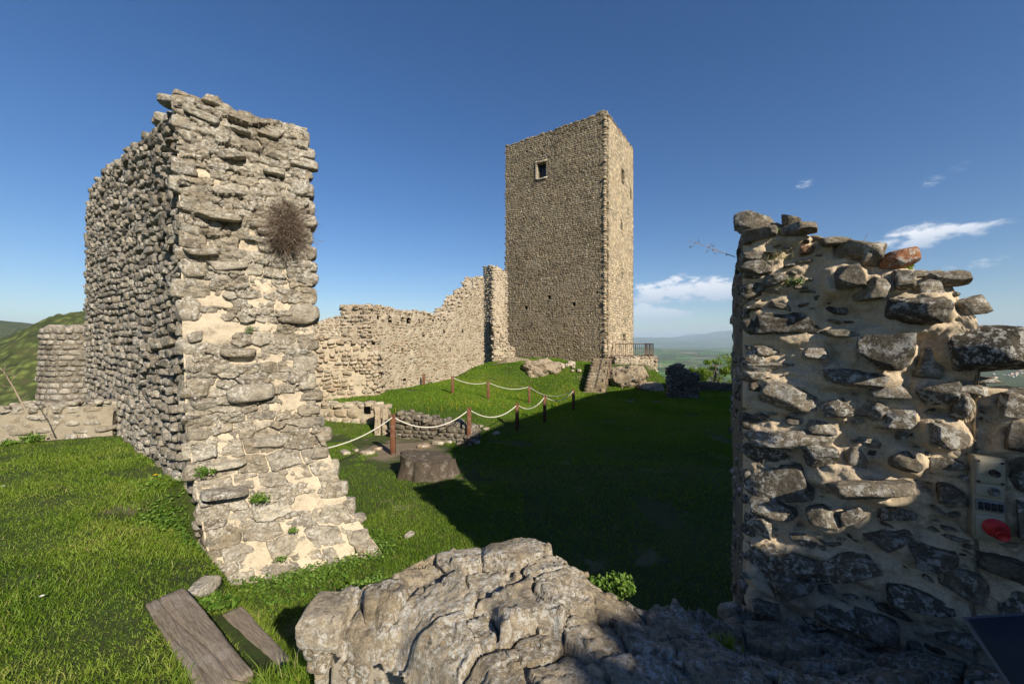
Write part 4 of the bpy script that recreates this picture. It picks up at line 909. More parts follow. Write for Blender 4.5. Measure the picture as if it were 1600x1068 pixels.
# platform with railing, and stairs
s0, s1 = W(962, 565, 28.6), W(1027, 565, 28.6)
plat, PT, PN, PL = wall('stair_platform', 'pale stone platform at the head of the stairs, under the railing', (s0[0], 28.6), (s1[0], 28.6), (.1, 2.2), prof([(0, -1.08), (4, -1.08)], .02, 8, 2), -3.6, (.12, .2), (.2, .45), 3, M_mortar_curtain, M_curtain, 271, ends=(True, True))
rail = thing('railing', 'thin brown metal railing round the platform beside the tower foot', 'railing', (8.8, 28.6, -1.05))
rp = [np.array([7.5, 28.75, -1.05]), np.array([10.2, 28.75, -1.05]), np.array([10.2, 30.6, -1.05])]
for a, b_ in zip(rp[:-1], rp[1:]):
    for hz in (.92, .08):
        mb = MB(); tube(mb, [a+zz*hz, b_+zz*hz], .03, .03, 6); mb.build('rail', M_rail, rail)
    L = float(np.linalg.norm(b_-a)); n = int(L/.14)
    for i in range(n+1):
        p = a+(b_-a)*i/n; mb = MB(); post = i % 5 == 0
        tube(mb, [p-zz*.02, p+zz*.94], .026 if post else .011, None, 6); mb.build('post' if post else 'bar', M_rail, rail)
clean(rail)
stairs = thing('stone_staircase', 'narrow flight of stone steps climbing the mound to the tower', 'stairs', (5., 24.2, -3.2))
q0, q1 = np.array([4.98, 24.2, -3.22]), np.array([6.2, 27.4, -1.12]); sd_ = q1-q0; sdh = np.array([sd_[0], sd_[1], 0]); SL = np.linalg.norm(sdh); sdh /= SL; sw = np.array([sdh[1], -sdh[0], 0])
NS = 12
for i in range(NS):
    c = q0+sdh*(SL/NS*(i+.5)+.04)+zz*((i+1)*sd_[2]/NS); hgt = .09
    mb = MB(); boxm(mb, c-zz*hgt, (.66, SL/NS*.5+.05, hgt), np.stack([sw, sdh, zz], 1), rng.uniform(.3, .8), .015, 6, .015, i); mb.build('step', M_tower, stairs)
mb = MB(); hr_ = [q0+sw*.72+zz*.95, q0+sdh*SL+sw*.72+zz*(sd_[2]+.95)]; tube(mb, hr_, .028, .028, 6); mb.build('handrail', M_rail, stairs)
for i in range(5):
    p = q0+sdh*SL*i/4+sw*.72+zz*sd_[2]*i/4; mb = MB(); tube(mb, [p-zz*.1, p+zz*.95], .024, .024, 6); mb.build('handrail_post', M_rail, stairs)
clean(stairs)
def boulder(name, label, c, half, seed, mat, tint=.5, n=26, rough=.10, nclip=9, yaw=0, cat='rock'):
    v, q_ = proto(n, 2.8, nclip, seed, rough, .55, .9); v = v+vfbm(v*3, 4, seed)*.07
    M = rot((0, 0, 1), yaw); mb = MB(); mb.add((v*np.asarray(half))@M.T+np.asarray(c), q_, None, tint)
    return tag(mb.build(name, mat, None, (c[0], c[1], c[2]-half[2]*.6)), label, cat)
boulder('bedrock_outcrop', 'smooth tan bedrock outcrop in the grass at the foot of the tower', (1.75, 27.2, -2.35), (1.6, 1.3, 1.35), 5, M_rock, .6, yaw=.5, rough=.28, nclip=14)
boulder('bedrock_outcrop', 'long low tan rock just left of the tan outcrop below the tower', (.1, 29.3, -1.55), (1.3, .8, .5), 6, M_rock, .3)
boulder('rock_mass', 'tan rock mass with a lit top right of the stairs', (7.6, 26.5, -2.7), (1.45, 1.2, 1.3), 8, M_rock, .7, yaw=-.3, rough=.28, nclip=14)
boulder('rock_mass', 'small tan rock leaning below the rock mass by the stairs', (8.9, 25.6, -3.1), (.9, .7, .55), 9, M_rock, .5)
rb = np.array([3.3, 27.8, -1.75])
for i in range(15):
    c = rb+np.array([rng.uniform(-1.2, 1.4), rng.uniform(-.7, .5), 0]); c[2] = float(ground(c[0], c[1]))+.1; a_ = rng.uniform(.12, .34)
    mb = MB(); stone(mb, protos(6, 4, 6, 12, .08, 7), c, (1, 0, 0), (0, 0, 1), (a_, a_*.6, a_*.7), rng.uniform(-3, 3), .2, .2, rng.random())
    tag(mb.build('rubble_stone', M_curtain, None, tuple(c)), 'pale rubble stone fallen in the grass below the tower', 'stone', 'rubble stones below the tower')
gl = ['leftmost flat pale stone left of the nearest rope post', 'second flat pale stone left of the nearest rope post', 'third flat pale stone left of the nearest rope post', 'flat pale stone close beside the nearest rope post', 'leftmost small stone at the foot of the retaining wall', 'small stone at the foot of the retaining wall, between the first posts', 'small stone at the retaining wall foot nearing the second post', 'small stone right beside the foot of the second post', 'pale stone in the grass just beyond the end of the retaining wall', 'rightmost pale stone beyond the end of the retaining wall', 'small stone on the far side of the second post']
for i, (px, py) in enumerate([(540, 703), (556, 699), (574, 705), (590, 698), (662, 695), (684, 690), (700, 688), (718, 690), (760, 668), (775, 672), (742, 688)]):
    p = Wz(px, py+4, -2.8); p[2] = float(ground(p[0], p[1]))+.03; a_ = rng.uniform(.06, .16)
    mb = MB(); stone(mb, protos(6, 4, 6, 12, .08, 7), p, (1, 0, 0), (0, 0, 1), (a_*1.4, a_*.5, a_*.7), rng.uniform(-1, 1), .1, .1, rng.random())
    tag(mb.build('ground_stone', M_curtain, None, tuple(p)), gl[i], 'stone', 'stones lying by the excavated walls')

# high ruin to the right of and behind the camera: it throws the long shade over the lawn
def tex_wall(name, label, pts, th, z0, seed):
    """pts: (x, y, ztop) along the face; th: thickness vector"""
    o = thing(name, label, 'wall', (pts[0][0], pts[0][1], z0)); th = np.array([*th, 0.])
    pts = np.array(pts, float); mb = MB(); ms = MB(); prw = protos(3, 4, 3, 12, .06, 51)
    for a, b_ in zip(pts[:-1], pts[1:]):
        n = max(2, int(np.linalg.norm((b_-a)[:2])/.25)+1); k = np.linspace(0, 1, n); P0 = a[None]+(b_-a)[None]*k[:, None]
        lowp = P0.copy(); lowp[:, 2] = z0
        ring = np.stack([lowp, P0, P0+th, lowp+th], 1); grid(mb, ring)
        for e in (0, -1): mb.add(ring[e], [[0, 1, 2, 3]])
        T = (b_-a)*np.array([1, 1, 0]); L = float(np.linalg.norm(T)); T /= max(L, 1e-6); N = np.array([-T[1], T[0], 0]); N = -N if N@th > 0 else N
        if L > .6: masonry(ms, prw, lambda u, z: np.array([a[0], a[1], 0])+T*u+zz*z, T, N, L, z0, max(a[2], b_[2]), (.2, .32), (.3, .7), .12, (-.02, .04), lambda u: a[2]+(b_[2]-a[2])*u/L, (), .93, .04, .08, seed=seed)
    mb.build('mortar_core', M_mortar_side, o, smooth=False); ms.build('stonework', M_dark_rubble, o, smooth=False); clean(o)
Q0 = np.array([6.4, -5.]); QD = np.array([math.sin(R(28)), math.cos(R(28))])
def qp(s_, z): p = Q0+QD*s_; return (p[0], p[1], z)
near = [(-2.16, 2.0), (-2.04, 4.2), (-1.95, 4.5), (-1.84, 4.58), (-1.74, 4.50), (-1.68, 4.36), (-1.62, 4.50), (-1.5, 4.50), (-1.36, 4.38), (-1.14, 4.30), (-.5, 4.1), (0, 3.96), (.2, 4.03), (.4, 4.18), (.6, 4.45), (.9, 5.2), (1.3, 6.3), (1.9, 6.9), (4, 7.05), (7, 7.0), (11, 7.1), (15, 6.9), (17.9, 6.6)]
tex_wall('high_ruined_wall', 'high ruined wall standing right of the camera, out of view, shading the lawn', [qp(s_, z) for s_, z in near]+[(23., 17.0, 6.0)], (1.0, -.55), -3.2, 301)

# ------------------------------------------------------------------ posts and ropes
tops = []
posts = [(614, 647, 709, 'rope post nearest the camera, in front of the dark retaining wall'), (733, 636, 693, 'second post of the front row, where the dark retaining wall ends'), (808, 629, 672, 'third rope post of the front row, at the edge of the shade'),
         (851, 617, 660, 'fourth rope post of the front row, in the shade'), (896, 608, 641, 'last rope post of the front row, nearest the stairs'),
         (662, 584, 602, 'short rope post close to the foot of the curtain wall'), (707, 587, 615, 'leftmost rope post of the back row, at the far side of the mound'), (763, 595, 624, 'middle rope post of the back row'), (827, 602, 630, 'right-hand rope post of the back row')]
PW = []
for px, pt_, pb_, lab in posts:
    z = -2.9
    for _ in range(25):
        p = Wz(px, pb_, z); z = z*.5+.5*float(ground(p[0], p[1]))
    z = float(ground(p[0], p[1])); h = (pb_-pt_)/F*p[1]; PW.append((p[0], p[1], z, h))
    wd = .058 if px < 900 else .055
    o = thing('wooden_post', 'brown square wooden '+lab if False else 'brown wooden '+lab, 'post', (p[0], p[1], z), 'wooden rope posts on the lawn')
    mb = MB(); boxm(mb, (p[0], p[1], z+h*.5-.06-.02), (wd, wd, h*.5+.04), None, .5, .008, 3, 0); mb.build('shaft', M_post, o)
    for s_ in (-1, 1): mb = MB(); boxm(mb, (p[0]+s_*wd*.62, p[1], z+h-.05), (wd*.36, wd, .055), None, .5, .008, 3); mb.build('top_lug', M_post, o)
    clean(o)
def rope(name, label, pts, sag):
    path = []
    for (a, b_, sg) in zip(pts[:-1], pts[1:], sag):
        k = np.linspace(0, 1, 18)[:-1]; P = np.array(a)[None]+(np.array(b_)-np.array(a))[None]*k[:, None]; P[:, 2] -= 4*sg*k*(1-k); path.append(P)
    path = np.vstack(path+[np.array(pts[-1])[None]]); mb = MB(); tube(mb, path, .0135, .0135, 7); tag(mb.build(name, M_rope, None, tuple(pts[0])), label, 'rope')
tp_ = lambda i, d=.06: (PW[i][0], PW[i][1], PW[i][2]+PW[i][3]-d)
st_ = W(500, 702, 7.6)
rope('rope', 'white rope sagging between the front row of wooden posts', [tuple(st_), tp_(0), tp_(1), tp_(2), tp_(3), tp_(4)], [.12, .37, .30, .26, .28])
rope('rope', 'white rope strung along the back row of posts on the mound', [tp_(6), tp_(7), tp_(8), tp_(4)], [.16, .2, .35])

# ------------------------------------------------------------------ tree stump, planks
sc_ = Wz(672, 742, -2.8); n1, n2 = 72, 26; th = np.linspace(0, 2*math.pi, n1); hz = np.linspace(0, 1, n2); TH, HZ = np.meshgrid(th, hz, indexing='ij')
nv = np.stack([np.cos(TH)*1.7, np.sin(TH)*1.7, HZ*.4], -1); rad = (.50+.14*(1-HZ)**2.5)*(1+.30*fbm(nv, 4, 91)+.05*np.sin(TH*9+2*fbm(nv, 2, 3))*(1-HZ*.3))
lean = -.05*HZ; zt_s = .40-.08*np.cos(TH)+.05*fbm(nv*2, 3, 19)
P = np.stack([sc_[0]+rad*np.cos(TH)*1.06+lean, sc_[1]+rad*np.sin(TH)*.85, -2.9+HZ*(zt_s+.1)], -1)
P[-1] = P[0]
mb = MB(); grid(mb, P); topr = P[:, -1]; cen = topr.mean(0)
kk_ = np.linspace(1, 0, 12); PT_ = cen[None, None]+(topr[:, None]-cen)*kk_[None, :, None]; PT_[..., 2] += .02*fbm(PT_*14, 3, 6)*(kk_ < .99)[None]; grid(mb, PT_)
tag(mb.build('tree_stump', M_stump, None, (sc_[0], sc_[1], -2.8)), 'wide old tree stump on the lawn at the edge of the shade', 'tree stump')
for (pa, pb, hw, zc, lab) in [((258, 945), (349, 1075), .112, -1.815, 'long grey weathered plank laid in the grass, the left one of two'), ((352, 974), (416, 1052), .108, -1.985, 'shorter grey weathered plank, right of the long one and one step down')]:
    a = Wz(*pa, zc); b_ = Wz(*pb, zc); T = b_-a; L = np.linalg.norm(T); T /= L; Nn = np.cross(zz, T); L = L+.25 if zc > -1.8 else L+.12
    v, q_ = cube_grid(28); p = v*np.array([L/2, hw, .07]); 
    inner = np.clip(p, -(np.array([L/2, hw, .07])-.02), np.array([L/2, hw, .07])-.02); d = p-inner; Ln = np.linalg.norm(d, axis=1); m2 = Ln > 1e-9; p[m2] = inner[m2]+d[m2]/Ln[m2][:, None]*.02
    p = p+vfbm(p*np.array([2.5, 9, 5])+zc, 4, 95)*np.array([.05, .022, .018])
    p[:, 2] += -.014*np.exp(-((p[:, 1]-.03*np.sin(p[:, 0]*3))/.006)**2)-.01*np.exp(-((p[:, 1]+.07-.02*np.sin(p[:, 0]*5))/.005)**2)
    A = np.stack([T, Nn, zz], 1); cc = (a+b_)/2+T*(.10 if zc > -1.8 else .04)
    mb = MB(); mb.add(p, q_); o = mb.build('wooden_plank', M_plank); o.matrix_world = Matrix([[*A[i], cc[i]] for i in range(3)]+[[0, 0, 0, 1]]); tag(o, lab, 'plank', 'weathered planks forming steps')
for nd in M_plank.node_tree.nodes:
    if nd.type == 'MAPPING': nd.inputs['Scale'].default_value = (.3, 4.5, 4.5)

# ------------------------------------------------------------------ grass
lwpoly = np.array([(C0+NL*-.02)[:2], (C0+TL*LL)[:2], (C0+TL*LL+EL*LW)[:2], (C0+EL*LW)[:2]])
endpoly = np.array([(C0-EL*.02)[:2], (C0+EL*LW)[:2], (C0+EL*LW+EL*.6+NE*.42)[:2], (C0+NE*.45+EL*.45)[:2]])
rightpoly = np.array([CR[:2], (CR+BK)[:2], (CR+BK+TR*3)[:2], (CR+TR*3)[:2]])
def clear_mask(x, y):
    m = np.ones(x.shape, bool)
    for V in (lwpoly, endpoly, rightpoly, poly): m &= sd_poly(x, y, V) > .0
    for a_, b__, hw, Lk in PLK: 
        t_ = ((x-a_[0])*b__[0]+(y-a_[1])*b__[1]); dd = np.abs((x-a_[0])*-b__[1]+(y-a_[1])*b__[0]); m &= ~((t_ > -.02) & (t_ < Lk) & (dd < hw*.86))
    m &= np.hypot(x-sc_[0], y-sc_[1]) > .55
    tq = (x-q0[0])*sdh[0]+(y-q0[1])*sdh[1]; dq = np.abs((x-q0[0])*sw[0]+(y-q0[1])*sw[1]); m &= ~((tq > 0) & (tq < SL) & (dq < .68))
    return m
PLK = []
for (pa, pb, hw, zc) in [((258, 945), (349, 1075), .112, -1.815), ((352, 974), (416, 1052), .108, -1.985)]:
    a = Wz(*pa, zc); b_ = Wz(*pb, zc); T = (b_-a)[:2]; Lk = np.linalg.norm(T); T /= Lk; PLK.append((a[:2], T, hw, Lk+(.22 if zc > -1.9 else .08)))
def blades(mb, x, y, h, wd, bend, tint, z=None, r=rng, up=1.):
    n = len(x); z = ground(x, y)-.012 if z is None else z; an = r.uniform(0, 2*math.pi, n); la = r.uniform(0, 2*math.pi, n)
    D = np.stack([np.cos(la), np.sin(la), 0*la], -1)*(bend*h)[:, None]; Sd = np.stack([-np.sin(an), np.cos(an), 0*an], -1)*wd[:, None]*.5
    B = np.stack([x, y, z], -1); Mi = B+D*.30+np.stack([0*h, 0*h, h*.58*up], -1); Tp = B+D+np.stack([0*h, 0*h, h*np.sqrt(np.clip(1.05-bend**2*.6, .2, 1))*up], -1)
    V = np.stack([B-Sd, B+Sd, Mi+Sd*.8, Mi-Sd*.8, Tp], 1).reshape(-1, 3); i = np.arange(n)*5
    mb.add(V, np.stack([i, i+1, i+2, i+3], -1), np.stack([i+3, i+2, i+4], -1), np.repeat(tint, 5))
def in_view(x, y, m=.12): return (y > .8) & (np.abs(x) < (1.286+m)*y+.2)
r = np.random.default_rng(99)
# terrace at left
mb = MB()
n = 640000; y = 1.4+6.6*r.random(n)**1.25; x = -10.5+12*r.random(n)
k = in_view(x, y) & clear_mask(x, y); s_ = (x+2.4)*.6+(y-2.76)*.8; k &= ((s_ < .75) | ((x-C0[0])*.79-(y-C0[1])*.613 > 0)); k &= (x < .2)
k &= (y < 7.2+(x+7.3)*.43+.0) | (x > -6.6)
dens = np.clip(1.0-.5*(fbm(np.stack([x, y, 0*x], -1)*1.1+3, 3, 33) > .33), .1, 1); bare = fbm(np.stack([x, y, 0*x], -1)*1.7, 3, 34) > .42
dens = np.where(bare, .16, dens)
k &= r.random(n) < dens*np.clip(3.3/np.maximum(y, 1.), .35, 1)
x, y = x[k], y[k]; h = (.022+.030*r.random(len(x)))*(1+.8*fbm(np.stack([x, y, 0*x], -1)*1.2, 3, 35)); tl = r.random(len(x)) < .02; h = np.where(tl, h*1.8, h)
tint = np.clip(.47+.42*fbm(np.stack([x, y, 0*x], -1)*1.1, 4, 36)+.25*fbm(np.stack([x, y, 0*x], -1)*7, 2, 39)+r.normal(0, .15, len(x)), 0, .86); tint = np.where(r.random(len(x)) < .03, .97, tint)
blades(mb, x, y, h, .0026+.0024*r.random(len(x))+.0006*y, r.uniform(.3, 1.25, len(x)), tint)
print('terrace blades', len(x))
tag(mb.build('grass', M_grass), 'short bright green grass of the terrace', 'grass', kind='stuff')
mb = MB(); tot_n = 0
for (y0, y1, num, hh, wd) in [(2.3, 9, 190000, .055, .007), (9, 15, 210000, .06, .011), (15, 22, 170000, .075, .018), (22, 33, 170000, .09, .028)]:
    y = y0+(y1-y0)*r.random(num); x = -8+(24)*r.random(num); k = in_view(x, y, .02) & clear_mask(x, y)
    s_ = (x+2.4)*.6+(y-2.76)*.8; k &= s_ > 1.5
    k &= (x > CUR0[0]+(y-CUR0[1])*CURT[0]/CURT[1]+.15) | (y < 16.6)
    k &= ~((x-TC[0])*N1[0]+(y-TC[1])*N1[1] < .05) | (x > 7.2)
    k &= ~((x < -1.6) & (y < 12.2) & (y > 8.6) & (fbm(np.stack([x, y, 0*x], -1)*1.3, 3, 55) > -.05))
    k &= ~((x > 7) & (y > 27.5)); k &= fbm(np.stack([x, y, 0*x], -1)*.8, 3, 56) < .5
    x, y = x[k], y[k]; tot_n += len(x)
    P3 = np.stack([x, y, 0*x], -1); h = hh*(.6+.7*r.random(len(x)))*(1+.5*fbm(P3*.7, 3, 57)); tint = np.clip(.50+.42*fbm(P3*.6, 3, 58)+r.normal(0, .13, len(x)), 0, .85); tint = np.where(r.random(len(x)) < .05, .97, tint)
    blades(mb, x, y, h, wd*(.7+.6*r.random(len(x))), r.uniform(.1, .8, len(x)), tint)
print('lawn blades', tot_n)
tag(mb.build('lawn_grass', M_lawn), 'green grass of the courtyard lawn and mound', 'grass', kind='stuff')

# ------------------------------------------------------------------ small plants
def leaf_cloud(mb, c, rad, n, size, r=rng, flat=.6, a0=0, a1=1):
    d = r.normal(size=(n, 3)); d /= np.linalg.norm(d, axis=1)[:, None]; p = d*(r.random(n)**.45)[:, None]*np.asarray(rad)+np.asarray(c)
    u = r.normal(size=(n, 3)); u[:, 2] *= flat; u /= np.linalg.norm(u, axis=1)[:, None]; w_ = np.cross(u, r.normal(size=(n, 3))); w_ /= np.linalg.norm(w_, axis=1)[:, None]
    s = (size*r.uniform(.6, 1.3, n))[:, None]; nn = np.cross(u, w_)
    V = np.stack([p-u*s, p+w_*s*.55+nn*s*.15, p+u*s, p-w_*s*.55+nn*s*.15], 1).reshape(-1, 3)
    mb.add(V, np.arange(n*4).reshape(-1, 4), None, np.repeat(r.uniform(a0, a1, n), 4))
def plant(label, c, rad, n, size, mat=None, name='leafy_plant', stems=6, cat='plant', group=None, flat=.6, up=1.0):
    o = thing(name, label, cat, tuple(c), group); mb = MB(); c = np.asarray(c, float)
    for _i in range(7 if n > 200 else 1):
        k_ = 1. if n <= 200 else rng.uniform(.35, .62); leaf_cloud(mb, c+zz*rad[2]*.7*up+(0 if n <= 200 else rng.normal(size=3)*np.asarray(rad)*.36), np.asarray(rad)*k_, n if n <= 200 else n//6, size, flat=flat); mb.build('leaves', mat or M_leaf, o); mb = MB()
    for i in range(stems):
        e = c+np.array([rng.uniform(-1, 1)*rad[0]*.8, rng.uniform(-1, 1)*rad[1]*.8, rad[2]*1.2*up]); tube(mb, [c, (c+e)/2+rng.normal(size=3)*.01, e], .003, .0015, 4)
    mb.build('stems', mat or M_leaf, o); clean(o); return o
def tuft(label, c, h, n, mat=None, name='grass_tuft', cat='grass tuft', spread=.06, wd=.005, group=None):
    mb = MB(); x = c[0]+rng.normal(0, spread, n); y = c[1]+rng.normal(0, spread, n)
    blades(mb, x, y, h*rng.uniform(.5, 1.1, n), wd*rng.uniform(.6, 1.3, n), rng.uniform(.1, .9, n), np.clip(rng.normal(.5, .25, n), 0, 1), z=np.full(n, c[2]))
    return tag(mb.build(name, mat or M_grass, None, tuple(c)), label, cat, group)
def g3(px, py, z=-1.72):
    p = Wz(px, py, z); p[2] = float(ground(p[0], p[1])); return p
# clover-like ground cover along the wall foot: uncountable
mb = MB(); r = np.random.default_rng(5); n = 80000; px = r.uniform(215, 640, n); py = r.uniform(745, 985, n); pts = np.stack([(px-800)/F, np.ones(n), (534-py)/F], -1)
Y = 1.75*F/(py-534); x = (px-800)/F*Y; y = Y
for _ in range(6): z = ground(x, y, False); Y = -z*F/(py-534); x = (px-800)/F*Y; y = Y
edge = np.abs(sd_poly(x, y, endpoly)); lf_ = (x < -1.9); k = clear_mask(x, y) & (r.random(n) < np.exp(-(np.maximum(0, edge-.05)/np.where(lf_, .42, .2))**2)*(.35+.65*sst(fbm(np.stack([x, y, 0*x], -1)*3, 3, 5), -.25, .2))) & (y < 6)
x, y = x[k], y[k]; z = ground(x, y)+r.uniform(.005, .085, len(x)); n = len(x); u = r.normal(size=(n, 3)); u[:, 2] *= .4; u /= np.linalg.norm(u, axis=1)[:, None]; w_ = np.cross(u, np.stack([r.normal(0, .4, n), r.normal(0, .4, n), np.ones(n)], -1)); w_ /= np.linalg.norm(w_, axis=1)[:, None]
s_ = r.uniform(.010, .021, n)[:, None]; p = np.stack([x, y, z], -1)
mb.add(np.stack([p-u*s_, p+w_*s_*.8, p+u*s_, p-w_*s_*.8], 1).reshape(-1, 3), np.arange(n*4).reshape(-1, 4), None, np.repeat(r.random(n), 4))
tag(mb.build('clover_cover', M_leaf), 'leafy clover and weeds along the foot of the broken wall end', 'ground cover', kind='stuff'); print('clover', n)
plant('leafy weed rooted in the corner of the tall left wall, just above the grass', Pe(.06, -1.5)+NE*.08, (.17, .10, .06), 220, .02)
plant('leafy weed hanging beside the loose flat stone on the wall foot', Pe(.5, -1.9)+NE*.12, (.14, .08, .07), 200, .018)
plant('small weed growing from a joint halfway down the battered wall foot', Pe(.72, -2.3)+NE*.14, (.07, .05, .04), 80, .014)
plant('weed in the lowest joint of the battered wall foot', Pe(.5, -2.55)+NE*.14, (.08, .05, .03), 70, .014)
plant('tiny green plant sprouting high on the broken end near eye level', Pe(.62, .12)+NE*.04, (.06, .04, .05), 110, .012, M_leaf_grey)
plant('tall leafy weed at the right foot of the tall left wall', g3(545, 890, -2.4), (.13, .13, .14), 260, .022)
plant('bushy weed by the right foot of the wall, next to the tall weed', g3(585, 880, -2.5), (.22, .14, .10), 380, .022)
plant('mound of soft green leaves between the wall foot and the planks', g3(345, 950, -1.9), (.20, .13, .07), 520, .02)
plant('feathery green bush behind the crest of the slab wall', np.array([.60, 2.24, -1.42]), (.12, .09, .075), 900, .010, None, 'leafy_bush', 8, 'bush', None, 1.)
plant('grey-green cushion plant on the sandy mortar of the right wall', CR+TR*on_right(1246, 445)[0]+zz*on_right(1246, 445)[1]+NR*.05, (.055, .05, .03), 260, .009, M_leaf_grey)
u_, z_ = on_right(1215, 368); plant('small bright green sprig under the cap stone of the right wall', CR+TR*u_+zz*z_+NR*.04, (.02, .02, .025), 60, .008)
plant('weed with reddish stone behind it on the crest of the right wall', CR+TR*on_right(1410, 423)[0]+zz*(on_right(1410, 423)[1])+NR*.03, (.05, .03, .03), 160, .009)
plant('low weed on the parapet foot at far left', g3(50, 690), (.22, .12, .10), 160, .03)
plant('low weed on the parapet foot nearer the tall wall', g3(12, 694), (.12, .10, .06), 90, .03)
u_, z_ = on_right(1212, 408); tuft('dry tuft of grass on the upper left of the right wall', CR+TR*u_+zz*z_+NR*.03, .07, 160, M_dry, spread=.035, wd=.003)
u_, z_ = on_right(1192, 345); tuft('short dry grass on the cap stone of the right wall', CR+TR*u_+zz*(z_+.0)+NR*.01, .035, 60, M_dry, spread=.02, wd=.003)
for px, py, h, n, lab in [(470, 1045, .26, 320, 'tall grass tuft at the foot of the slab wall, with a dandelion'), (512, 1040, .22, 220, 'tall grass tuft against the left end of the slab wall'), (440, 1060, .16, 260, 'wide low grass tuft at the bottom between plank and slab wall'),
        (560, 1066, .20, 120, 'grass tuft under the dark face of the slab wall'), (1132, 1012, .07, 90, 'grass tuft growing in the shaded slabs near the right wall'), (560, 900, .12, 160, 'grass tuft in the passage beside the wall foot'), (405, 1045, .1, 120, 'low tuft of grass at the end of the shorter plank')]:
    c = g3(px, py) if px < 1000 else Wz(px, py, -1.38); tuft(lab, c, h, n, spread=.07 if h > .1 else .03, wd=.006)
plant('leafy weed between the shorter plank and the tall grass', g3(455, 1040), (.17, .12, .07), 320, .018)
plant('leafy weed at the lower end of the shorter plank', g3(400, 1060), (.16, .1, .05), 260, .018)
# dry bush on the broken end
bc = Pe(1.02, 1.52)+NE*.04
bush = thing('dry_bush', 'round brown leafless bush growing out of the tall left wall', 'bush', tuple(bc)); mb = MB()
for i in range(820):
    d = rng.normal(size=3); d = d/np.linalg.norm(d); d = d+NE*.75+EL*.18; d[2] += .05; d /= np.linalg.norm(d); L = rng.uniform(.12, .36)*(.75+.5*abs(math.sin(i*1.7)))*(1.0 if d[2] > -.3 else .95)
    p0 = bc+rng.normal(size=3)*.05-zz*rng.uniform(0, .34)+zz*.08; k = np.linspace(0, 1, 5)[:, None]; P = p0+d*L*k+np.cumsum(rng.normal(size=(5, 3))*.012, 0)
    tube(mb, P, .0028, .0010, 3, rng.random(), False)
    for j in range(3):
        q_ = P[rng.integers(2, 5)]; e = d+rng.normal(size=3)*.6; e /= np.linalg.norm(e); tube(mb, [q_, q_+e*.05, q_+e*.09+rng.normal(size=3)*.012], .0018, .0008, 3, rng.random(), False)
mb.build('twigs', M_twig, bush); mb = MB(); leaf_cloud(mb, bc+NE*.16-zz*.05, (.2, .17, .32), 2600, .008); mb.build('dry_leaves', M_twig, bush); clean(bush)
# branches
def branch(label, pts, r0, leaves=0, name='bare_branch'):
    o = thing(name, label, 'branch', tuple(pts[0])); mb = MB(); tube(mb, pts, r0, r0*.3, 5); mb2 = MB()
    for i in range(len(pts)*3):
        p = pts[0]+(pts[-1]-pts[0])*rng.uniform(.3, 1); k = rng.integers(1, len(pts)); p = pts[k-1]+(pts[k]-pts[k-1])*rng.random(); e = rng.normal(size=3)*.5+(pts[-1]-pts[0])/np.linalg.norm(pts[-1]-pts[0]); e /= np.linalg.norm(e); L = np.linalg.norm(pts[-1]-pts[0])*.14
        tube(mb, [p, p+e*L*.5, p+e*L+rng.normal(size=3)*.1*L], r0*.35, r0*.2, 3)
        if leaves: leaf_cloud(mb, p+e*L, (.03*leaves,)*3, 5, .012*leaves)
    mb.build('twigs', M_twig, o)
    clean(o)
e0 = CR+BK*.7
br0 = W(1142, 397, e0[1]*.95)
branch('bare budding branch reaching left from the top of the right wall', [br0+np.array([.03, 0, -.02]), W(1120, 391, br0[1]-.02), W(1100, 384, br0[1]-.06), W(1086, 379, br0[1]-.1)], .003, .5)
b5 = CR+TR*on_right(1345, 388)[0]+zz*on_right(1345, 388)[1]
branch('thin bare twig standing on the crest of the right wall', [b5, b5+zz*.03+TR*.006, b5+zz*.055+TR*.02, b5+zz*.07+TR*.022], .0022)
br = W(40, 640, 6.1)
branch('arching bare stem with small buds beside the parapet at far left', [br, W(22, 606, 6.0), W(6, 580, 6.), W(-10, 566, 6.)], .012, 1)
# dandelions and daisies
def flower(name, label, c, h, rad, mat, group, up=0):
    o = thing(name, label, 'flower', tuple(c), group); mb = MB(); tube(mb, [c, c+zz*h*.5+rng.normal(size=3)*.004, c+zz*h], .0022, .0018, 4); mb.build('stem', M_leaf, o); mb = MB(); p = c+zz*h
    for ring, (rr, zo) in enumerate([(1, 0), (.65, .25), (.35, .4)]):
        for i in range(14):
            an = i/14*6.283+ring*.2; d = np.array([math.cos(an), math.sin(an), .15+zo]); s_ = np.array([-math.sin(an), math.cos(an), 0]); mb.add([p, p+d*rad*rr*.6+s_*rad*.16, p+d*rad*rr, p+d*rad*rr*.6-s_*rad*.16], [[0, 1, 2, 3]], None, rng.random())
    mb.build('petals', mat, o); clean(o)
flower('dandelion', 'yellow dandelion in the grass at the foot of the tall wall\'s long face', g3(243, 748), .07, .03, M_yellow, None)
flower('dandelion', 'yellow dandelion at the bottom, in the tall grass by the slab wall', g3(489, 1058), .05, .02, M_yellow, None)
for px, py, lab in [(6, 762, 'white daisy at the left edge of the terrace grass'), (66, 938, 'white daisy near the bottom left of the terrace')]: flower('daisy', lab, g3(px, py), .04, .016, M_white_petal, 'daisies in the terrace grass')
r = np.random.default_rng(8); cnt = 0
